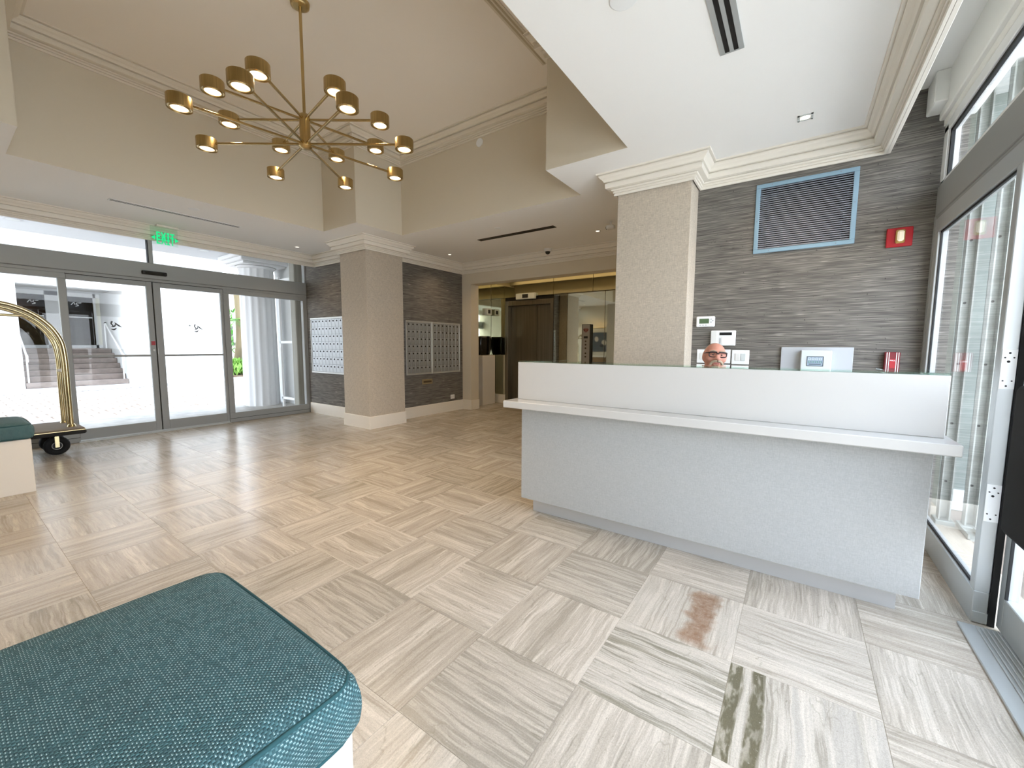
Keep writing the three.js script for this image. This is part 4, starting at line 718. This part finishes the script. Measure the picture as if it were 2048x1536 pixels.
  part(t, 'hair', (() => { const h = new THREE.SphereGeometry(1, 40, 16, 0, Math.PI * 2, 0, Math.PI * 0.62); const p = h.attributes.position; for (let i = 0; i < p.count; i++) { const x = p.getX(i), y = p.getY(i), z = p.getZ(i); p.setXYZ(i, x * 0.0775, 0.012 + y * 0.0885, -0.024 + z * 0.087); } return place(h); })(), M.hair);
  // chair under him
  const c = thing('office_chair', 'dark office chair hidden behind the desk under the man', 'chair', [px, 0, pz - 0.02]);
  part(c, 'seat', plain(new RoundedBoxGeometry(0.48, 0.07, 0.46, 3, 0.03).translate(px, 0.405, pz + 0.03)), M.black);
  part(c, 'backrest', plain(new RoundedBoxGeometry(0.44, 0.42, 0.05, 3, 0.024).translate(px, 0.72, pz - 0.20)), M.black);
  part(c, 'back_support', bx(px - 0.03, px + 0.03, 0.38, 0.62, pz - 0.235, pz - 0.215), M.black);
  part(c, 'gas_column', cyl(0.025, 0.025, 0.30, px, 0.22, pz + 0.03, 16), M.steel);
  for (let k = 0; k < 5; k++) { const a = k * Math.PI * 0.4 + 0.3; part(c, 'leg', bar(V(px, 0.08, pz + 0.03), V(px + 0.27 * Math.cos(a), 0.065, pz + 0.03 + 0.27 * Math.sin(a)), 0.018, 8), M.black); part(c, 'caster', cyl(0.027, 0.027, 0.04, px + 0.27 * Math.cos(a), 0.027, pz + 0.03 + 0.27 * Math.sin(a), 14, 'x'), M.rubber); }
}
// ------------------------------------------------------------------ outside, beyond the sliding doors
const GY = -0.05;
{
  struct('ground', bx(-45, XL - 0.14, GY - 0.3, GY - 0.012, -45, 25), M.road);
  struct('ground', bx(1.0, 30, -0.4, -0.02, -30, 25), M.bounceStone);
  struct('porch_floor', bx(-9.93, XL - 0.08, GY - 0.2, -0.006, -4.6, 3.5, 0.01), std('#c9c6c0', 0.8, 0, { map: scaled(tConcrete, 0.8, 0.8) }));
  struct('porch_ceiling', bx(-10.14, XL - 0.08, 3.02, 3.5, -9, 6), std('#c9ced2', 0.9));
  struct('porch_wall', bx(-9.4, -7.45, GY, 3.02, -4.75, -4.45), M.facade);
  // pavers: the nearest as pieces, the rest joined
  const s = 0.30, list = [], pv = struct('driveway');
  for (let i = 0; i < 22; i++) for (let j = -8; j < 30; j++) { const x = -9.97 - (i + 0.5) * s, z = 1.2 - (j + 0.5) * s + (i & 1 ? s / 2 : 0); list.push([x, z]); }
  list.sort((a, b) => a[0] * 0 + (Math.hypot(a[0], a[1] + 2) - Math.hypot(b[0], b[1] + 2)));
  const g0 = bx(-s / 2 + 0.013, s / 2 - 0.013, -0.06, 0, -s / 2 + 0.013, s / 2 - 0.013, 0.006), rest = []; let n = 0;
  for (const [x, z] of list) {
    const ang = Math.atan2(-x, -z); const vis = z < 0.4 - (x + 10) * 0.02 && z > -4.6 + (x + 10) * 0.5;
    if (vis && n < 300) { const m = new THREE.Mesh(g0, rnd() < 0.5 ? M.pave : M.paveB); m.name = n ? 'paver_' + String(n).padStart(3, '0') : 'paver'; m.position.set(x, GY, z); pv.add(m); n++; } else rest.push(g0.clone().translate(x, GY, z));
  }
  const r = part(pv, 'far_pavers', join(rest), M.pave); r.userData.kind = 'stuff';
  // house across the drive: front wall with a recessed entrance and seven steps
  const xf = -17.0, za = -1.47, zb = -3.56, y0 = 0.03, rise = 0.155, run = 0.29;
  struct('pavement', bx(-19.5, -16.55, GY - 0.2, y0, -8, 8, 0.02), M.facade);
  const h = thing('house', 'white building across the drive with a recessed entrance', 'building', [xf - 1.5, 0, -2.5]);
  part(h, 'front_wall', join(bx(xf - 0.3, xf, y0, 19, za, 12), bx(xf - 0.3, xf, y0, 19, -6.25, zb), bx(xf - 0.3, xf, 2.86, 19, zb, za), bx(xf - 5, xf - 0.3, y0, 19, -6.25, -5.95)), M.facade);  // wall raised far above view to cut skylight on the drive
  part(h, 'side_wall', bx(xf - 4, xf - 0.3, y0, 3.4, za, za + 0.2), M.facade); part(h, 'side_wall', bx(xf - 4, xf - 0.3, y0, 3.4, zb - 0.2, zb), M.facade);
  part(h, 'soffit', bx(xf - 4, xf - 0.3, 2.95, 3.2, zb, za), M.facade); part(h, 'roof', bx(xf - 5, xf + 0.3, 19, 19.3, -6.4, 12.2), M.facade);
  const xb = xf - 7 * run - 0.9, yl = y0 + 7 * rise;
  part(h, 'landing', bx(xf - 4, xf - 7 * run, y0, yl, zb, za), M.step);
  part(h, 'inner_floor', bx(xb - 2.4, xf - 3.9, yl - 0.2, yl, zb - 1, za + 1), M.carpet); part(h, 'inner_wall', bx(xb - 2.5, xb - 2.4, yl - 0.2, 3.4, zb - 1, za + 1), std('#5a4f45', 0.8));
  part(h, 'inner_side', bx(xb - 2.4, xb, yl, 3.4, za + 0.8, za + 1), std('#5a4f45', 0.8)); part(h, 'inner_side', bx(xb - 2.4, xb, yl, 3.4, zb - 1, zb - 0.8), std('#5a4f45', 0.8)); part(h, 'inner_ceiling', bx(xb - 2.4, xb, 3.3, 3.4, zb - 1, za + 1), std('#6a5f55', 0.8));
    for (let k = 0; k < 7; k++) part(h, 'step', bx(xf - 7 * run, xf - k * run, y0 + k * rise, y0 + (k + 1) * rise, zb + 0.01, za - 0.01, 0.012), M.step);
  // entrance doors
  const panes = [[-1.50, -2.30], [-2.60, -3.40]];
  const ed = part(h, 'entrance_door', join(bx(xb - 0.05, xb + 0.05, yl, yl + 0.1, zb, za), bx(xb - 0.05, xb + 0.05, 2.82, 2.95, zb, za), bx(xb - 0.05, xb + 0.05, yl, 2.95, -2.60, -2.30), bx(xb - 0.05, xb + 0.05, yl, 2.95, -3.46, -3.40), bx(xb - 0.05, xb + 0.05, yl, 2.95, -1.52, za)), M.facade);
  for (const [a, b] of panes) { part(ed, 'pane', bx(xb - 0.004, xb + 0.004, yl + 0.1, 2.82, b, a), phy({ color: 0xa9a49c, roughness: 0, transmission: 1, thickness: 0, ior: 1.5, specularIntensity: 0.35 })); part(ed, 'push_bar', bar(V(xb + 0.06, yl + 1.03, a - 0.05), V(xb + 0.06, yl + 1.03, b + 0.05), 0.018, 8), M.white); }
  part(ed, 'side_panel', bx(xb - 0.02, xb + 0.02, yl, 2.95, zb, -3.46), std('#d8d8c8', 0.8));
  const swash = (z, y) => join(tube([V(xb + 0.02, y - 0.03, z + 0.12), V(xb + 0.02, y + 0.05, z + 0.05), V(xb + 0.02, y - 0.02, z + 0.03)], 0.012, 6), tube([V(xb + 0.02, y + 0.05, z - 0.03), V(xb + 0.02, y, z), V(xb + 0.02, y - 0.04, z - 0.05), V(xb + 0.02, y - 0.07, z + 0.02)], 0.012, 6), tube([V(xb + 0.02, y + 0.04, z - 0.05), V(xb + 0.02, y + 0.05, z - 0.12)], 0.012, 6));
  part(ed, 'emblem', swash(-2.05, 2.58), M.white); part(ed, 'emblem', swash(-3.0, 2.58), M.white);
  const lamp = thing('wall_lamp', 'glowing warm wall lamp inside the entrance across the drive', 'lamp', [xb - 2.38, 2.38, -1.85]);
  part(lamp, 'bracket', bx(xb - 2.4, xb - 2.35, 2.40, 2.44, -2.05, -1.65), M.brass); for (const z of [-1.74, -1.96]) { part(lamp, 'shade', cyl(0.06, 0.08, 0.16, xb - 2.28, 2.46, z, 20), glow('#ffcf7a', 4)); }
  const pl = new THREE.PointLight(0xffcf8a, 0.5); pl.position.set(xb - 2.0, 2.46, -1.85); pl.castShadow = true; pl.name = 'wall_lamp'; scene.add(pl);
  for (const [z, lab] of [[za - 0.08, 'white handrail on the left of the steps'], [zb + 0.08, 'white handrail on the right of the steps']]) {
    const hr = part(h, 'handrail', join(bar(V(xf - 0.15, y0 + 0.92, z), V(xf - 7 * run, yl + 0.86, z), 0.022, 8), bar(V(xf - 0.15, y0 + 0.92, z), V(xf - 0.02, y0 + 0.90, z), 0.022, 8), bar(V(xf - 0.02, y0 + 0.90, z), V(xf - 0.02, y0 + 0.72, z), 0.022, 8)), M.white); part(hr, 'post', bar(V(xf - 0.15, y0 + rise, z), V(xf - 0.15, y0 + 0.92, z), 0.018, 8), M.white); part(hr, 'post', bar(V(xf - 7 * run, yl, z), V(xf - 7 * run, yl + 0.86, z), 0.018, 8), M.white);
  }
  const ip = part(h, 'buzzer_panel', bx(xf, xf + 0.04, 1.0, 1.95, -4.2, -3.95, 0.01), M.offwhite); for (const y of [1.2, 1.7]) part(ip, 'button', cyl(0.04, 0.04, 0.03, xf + 0.05, y, -4.07, 12, 'x'), M.grey);
  // fluted columns of the porch
  const column = (x, z, r, label) => {
    const t = thing('column', label, 'column', [x, GY, z], 'fluted porch columns'), top = 2.78;
    const sh = new THREE.CylinderGeometry(r * 0.94, r, top - GY, 80, 6, true), p = sh.attributes.position;
    for (let i = 0; i < p.count; i++) { const a = Math.atan2(p.getZ(i), p.getX(i)), f = Math.abs(Math.sin(a * 8)), k = 1 - 0.06 * Math.pow(f, 0.7); p.setX(i, p.getX(i) * k); p.setZ(i, p.getZ(i) * k); }
    sh.computeVertexNormals(); part(t, 'shaft', plain(sh.translate(x, (top + GY) / 2, z)), M.column);
    part(t, 'capital', join(lathe([[0, 0], [r * 0.96, 0], [r * 1.06, 0.03], [r * 1.10, 0.05], [0, 0.05]], x, top, z, 40), bx(x - r * 1.2, x + r * 1.2, top + 0.05, top + 0.10, z - r * 1.2, z + r * 1.2, 0.01), bx(x - r * 1.36, x + r * 1.36, top + 0.10, top + 0.17, z - r * 1.36, z + r * 1.36, 0.01), bx(x - r * 1.5, x + r * 1.5, top + 0.17, 3.02, z - r * 1.5, z + r * 1.5, 0.01)), M.column);
  };
  column(-9.25, -4.02, 0.33, 'large white fluted column right of the sliding doors');
  const c2 = thing('slim_column', 'slim white column standing on the far pavement', 'column', [-16.4, GY, -4.5]); part(c2, 'shaft', cyl(0.15, 0.14, 3.8, -16.4, 1.85, -4.5, 24), M.column); part(c2, 'capital', bx(-16.62, -16.18, 3.75, 3.95, -4.72, -4.28, 0.02), M.column);
  // piers and a white gate by the near corner
  const pr = thing('porch_pier', 'grey rendered pier outside the right sidelight', 'pier', [-7.97, GY, -4.2]); part(pr, 'shaft', bx(-8.08, -7.90, GY, 3.02, -4.30, -4.09, 0.01), std('#a9a79d', 0.9, 0, { map: scaled(tStreak, 0.3, 2) })); part(pr, 'edge_strip', bx(-7.9, -7.86, GY, 3.02, -4.31, -4.24, 0.005), M.facade);
  const gt = thing('gate', 'slim white metal gate between the column and the pier', 'gate', [-8.4, GY, -4.1]);
  part(gt, 'post', bx(-8.62, -8.58, GY, 2.6, -4.16, -4.12, 0.004), M.white); part(gt, 'post', bx(-8.14, -8.10, GY, 2.6, -4.16, -4.12, 0.004), M.white); for (const y of [0.15, 1.28, 2.5]) part(gt, 'rail', bx(-8.62, -8.10, y, y + 0.05, -4.16, -4.12, 0.004), M.white); part(gt, 'push_bar', bar(V(-8.5, 0.25, -4.08), V(-8.5, 1.2, -4.08), 0.012, 8), M.white);
  for (const [x, z, lab] of [[-9.3, -3.15, 'round ceiling light under the porch nearer the column'], [-9.3, -0.85, 'round ceiling light under the porch at the far left']]) { const l = thing('porch_light', lab, 'light', [x, 3.02, z], 'porch ceiling lights'); part(l, 'ring', lathe([[0.07, -0.006], [0.10, -0.004], [0.105, 0]], x, 3.02, z), M.grey); part(l, 'lens', cyl(0.07, 0.07, 0.004, x, 3.017, z, 24), M.greyPale); }
  // garden at the end of the drive
  struct('garden_bed', bx(-26, -17.4, GY - 0.1, 0.08, -14, -6.4), M.soil);
  const palm = thing('palm_tree', 'leaning palm tree in the garden seen past the column', 'tree', [-20.2, 0.08, -7.75]);
  part(palm, 'trunk', tube([V(-20.2, 0.05, -7.75), V(-20.25, 1.3, -7.98), V(-20.3, 2.6, -8.05), V(-20.35, 4.2, -8.0)], 0.16, 10, 24), M.trunk);
  const frond = (o, yawA, len, droop) => { const geo = []; for (let k = 1; k < 22; k++) { const u = k / 22, x = len * u, y = 0.5 * len * u - droop * u * u * len, w = 0.30 * len * Math.sin(Math.PI * (0.12 + 0.85 * u)); for (const s of [-1, 1]) { const g = new THREE.BufferGeometry().setAttribute('position', new THREE.BufferAttribute(new Float32Array([x, y, 0, x + 0.05, y - 0.01, s * 0.01, x + w * 0.5, y - 0.25 * w, s * w, x, y, 0, x + w * 0.5, y - 0.25 * w, s * w, x - 0.03, y, s * 0.02]), 3)); g.computeVertexNormals(); geo.push(plain(g)); } } return join(geo).rotateY(yawA).translate(o.x, o.y, o.z); };
  for (let k = 0; k < 14; k++) part(palm, 'frond', frond(V(-20.35, 4.1, -8.0), k * 0.449, rr(1.3, 1.65), rr(0.5, 1.0)), k % 3 ? M.leaf : M.leafPale);
  for (let k = 0; k < 8; k++) part(palm, 'frond', frond(V(-20.2, 2.3, -7.6), k * 0.785 + 0.2, rr(1.1, 1.5), rr(0.8, 1.2)), k % 2 ? M.leafPale : M.leaf);
  const leafG = new THREE.PlaneGeometry(0.10, 0.26, 1, 2); { const p = leafG.attributes.position; for (let i = 0; i < p.count; i++) if (Math.abs(p.getY(i)) > 0.1) p.setX(i, p.getX(i) * 0.15); }
  const shrub = (label, x, z, R, Hh, m, n) => { const t = thing('shrub', label, 'shrub', [x, 0.08, z], 'garden shrubs'), gs = []; for (let k = 0; k < n; k++) { const a = rnd() * 6.283, u = Math.sqrt(rnd()), y = rnd(); gs.push(leafG.clone().rotateX(rr(-0.9, 0.9)).rotateY(rnd() * 6.283).rotateZ(rr(-0.7, 0.7)).translate(x + R * u * Math.cos(a) * (1 - y * 0.4), 0.1 + y * Hh, z + R * u * Math.sin(a) * (1 - y * 0.4))); } part(t, 'foliage', join(gs), m); part(t, 'stem', bar(V(x, 0.05, z), V(x, 0.1 + Hh * 0.6, z), 0.03, 6), M.trunk); };
  shrub('low pale green shrub at the edge of the garden bed', -18.2, -7.15, 0.65, 0.55, M.leafPale, 420); shrub('dark green shrub behind the low pale shrub', -19.4, -8.3, 0.7, 1.1, M.leafDark, 420); shrub('tall loose green shrub behind the palm', -23.8, -9.4, 1.2, 3.0, M.leaf, 520); shrub('mid green shrub beside the white wall end', -19.45, -6.95, 0.36, 0.8, M.leaf, 260);
  const sg = thing('garden_sign', 'white sign with black letters among the palms', 'sign', [-21.8, 1.0, -8.7]); part(sg, 'board', bx(-21.85, -21.8, 1.35, 2.75, -9.35, -8.35, 0.01), M.facade); part(sg, 'post', bx(-21.85, -21.8, 0.0, 1.35, -9.25, -9.17), M.grey); part(sg, 'post', bx(-21.85, -21.8, 0.0, 1.35, -8.55, -8.47), M.grey);
  const st2 = new TextGeometry('NI', { font, size: 0.42, depth: 0.01, curveSegments: 2 }).rotateY(Math.PI / 2).translate(-21.79, 1.45, -8.5); part(sg, 'lettering', plain(st2), M.black);
  const nb = thing('neighbour_house', 'pale building far beyond the garden', 'building', [-36, 0, -16]); part(nb, 'wall', bx(-38, -34, GY, 5.2, -24, -8), std('#d9cfbf', 0.9)); part(nb, 'roof', bx(-38.3, -33.7, 5.2, 5.5, -24.3, -7.7), M.facade); for (const z of [-11, -13.5, -16]) part(nb, 'window', bx(-34, -33.95, 1.2, 2.6, z, z + 1.2), M.glassDark);
}
// ------------------------------------------------------------------ outside the right-hand glass
{
  struct('terrace', bx(XR + 0.02, 1.35, -0.3, -0.008, -7, 8), M.extFloor); struct('terrace', bx(1.35, 4.5, -0.3, -0.008, -7, 8), M.bounceStone);  // unseen far part made pale to bounce daylight up to the lobby ceiling
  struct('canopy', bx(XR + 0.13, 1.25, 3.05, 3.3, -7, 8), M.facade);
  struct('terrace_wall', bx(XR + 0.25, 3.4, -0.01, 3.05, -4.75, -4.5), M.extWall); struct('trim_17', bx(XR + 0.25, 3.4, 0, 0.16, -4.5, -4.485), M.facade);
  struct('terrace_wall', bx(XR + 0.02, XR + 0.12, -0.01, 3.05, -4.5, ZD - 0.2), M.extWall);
  const track = (label, x, z, w, d) => { const t = thing('shutter_track', label, 'shutter track', [x, 0, z], 'storm shutter tracks'); part(t, 'channel', join(bx(x - w / 2, x + w / 2, 0.03, 3.05, z - d / 2, z - d / 2 + 0.008), bx(x - w / 2, x - w / 2 + 0.008, 0.03, 3.05, z - d / 2, z + d / 2), bx(x + w / 2 - 0.008, x + w / 2, 0.03, 3.05, z - d / 2, z + d / 2)), M.track); part(t, 'foot', bx(x - w / 2 - 0.02, x + w / 2 + 0.02, -0.008, 0.03, z - d / 2 - 0.03, z + d / 2 + 0.03, 0.004), M.track); for (let k = 0; k < 6; k++) part(t, 'bolt', cyl(0.008, 0.008, 0.004, x, 0.3 + k * 0.42, z - d / 2 + 0.010, 10, 'z'), M.lock); };
  track('storm shutter track outside the glass nearest the grasscloth wall', 0.925, -4.10, 0.06, 0.06); track('storm shutter track outside the glass nearer the sliding door', 1.045, -4.06, 0.06, 0.07);
  const rail = thing('shutter_rail', 'metal floor rail of the storm shutters on the terrace', 'rail', [1.0, 0, -4.0]); part(rail, 'rail', join(bx(0.985, 0.995, -0.008, 0.035, -4.0, -3.82), bx(1.05, 1.06, -0.008, 0.035, -4.0, -3.82), bx(0.985, 1.06, -0.008, 0.004, -4.0, -3.82)), M.track);
}
scene.traverse((o) => { if (o.isMesh) { o.castShadow = true; o.receiveShadow = true; } });
renderer.render(scene, camera);
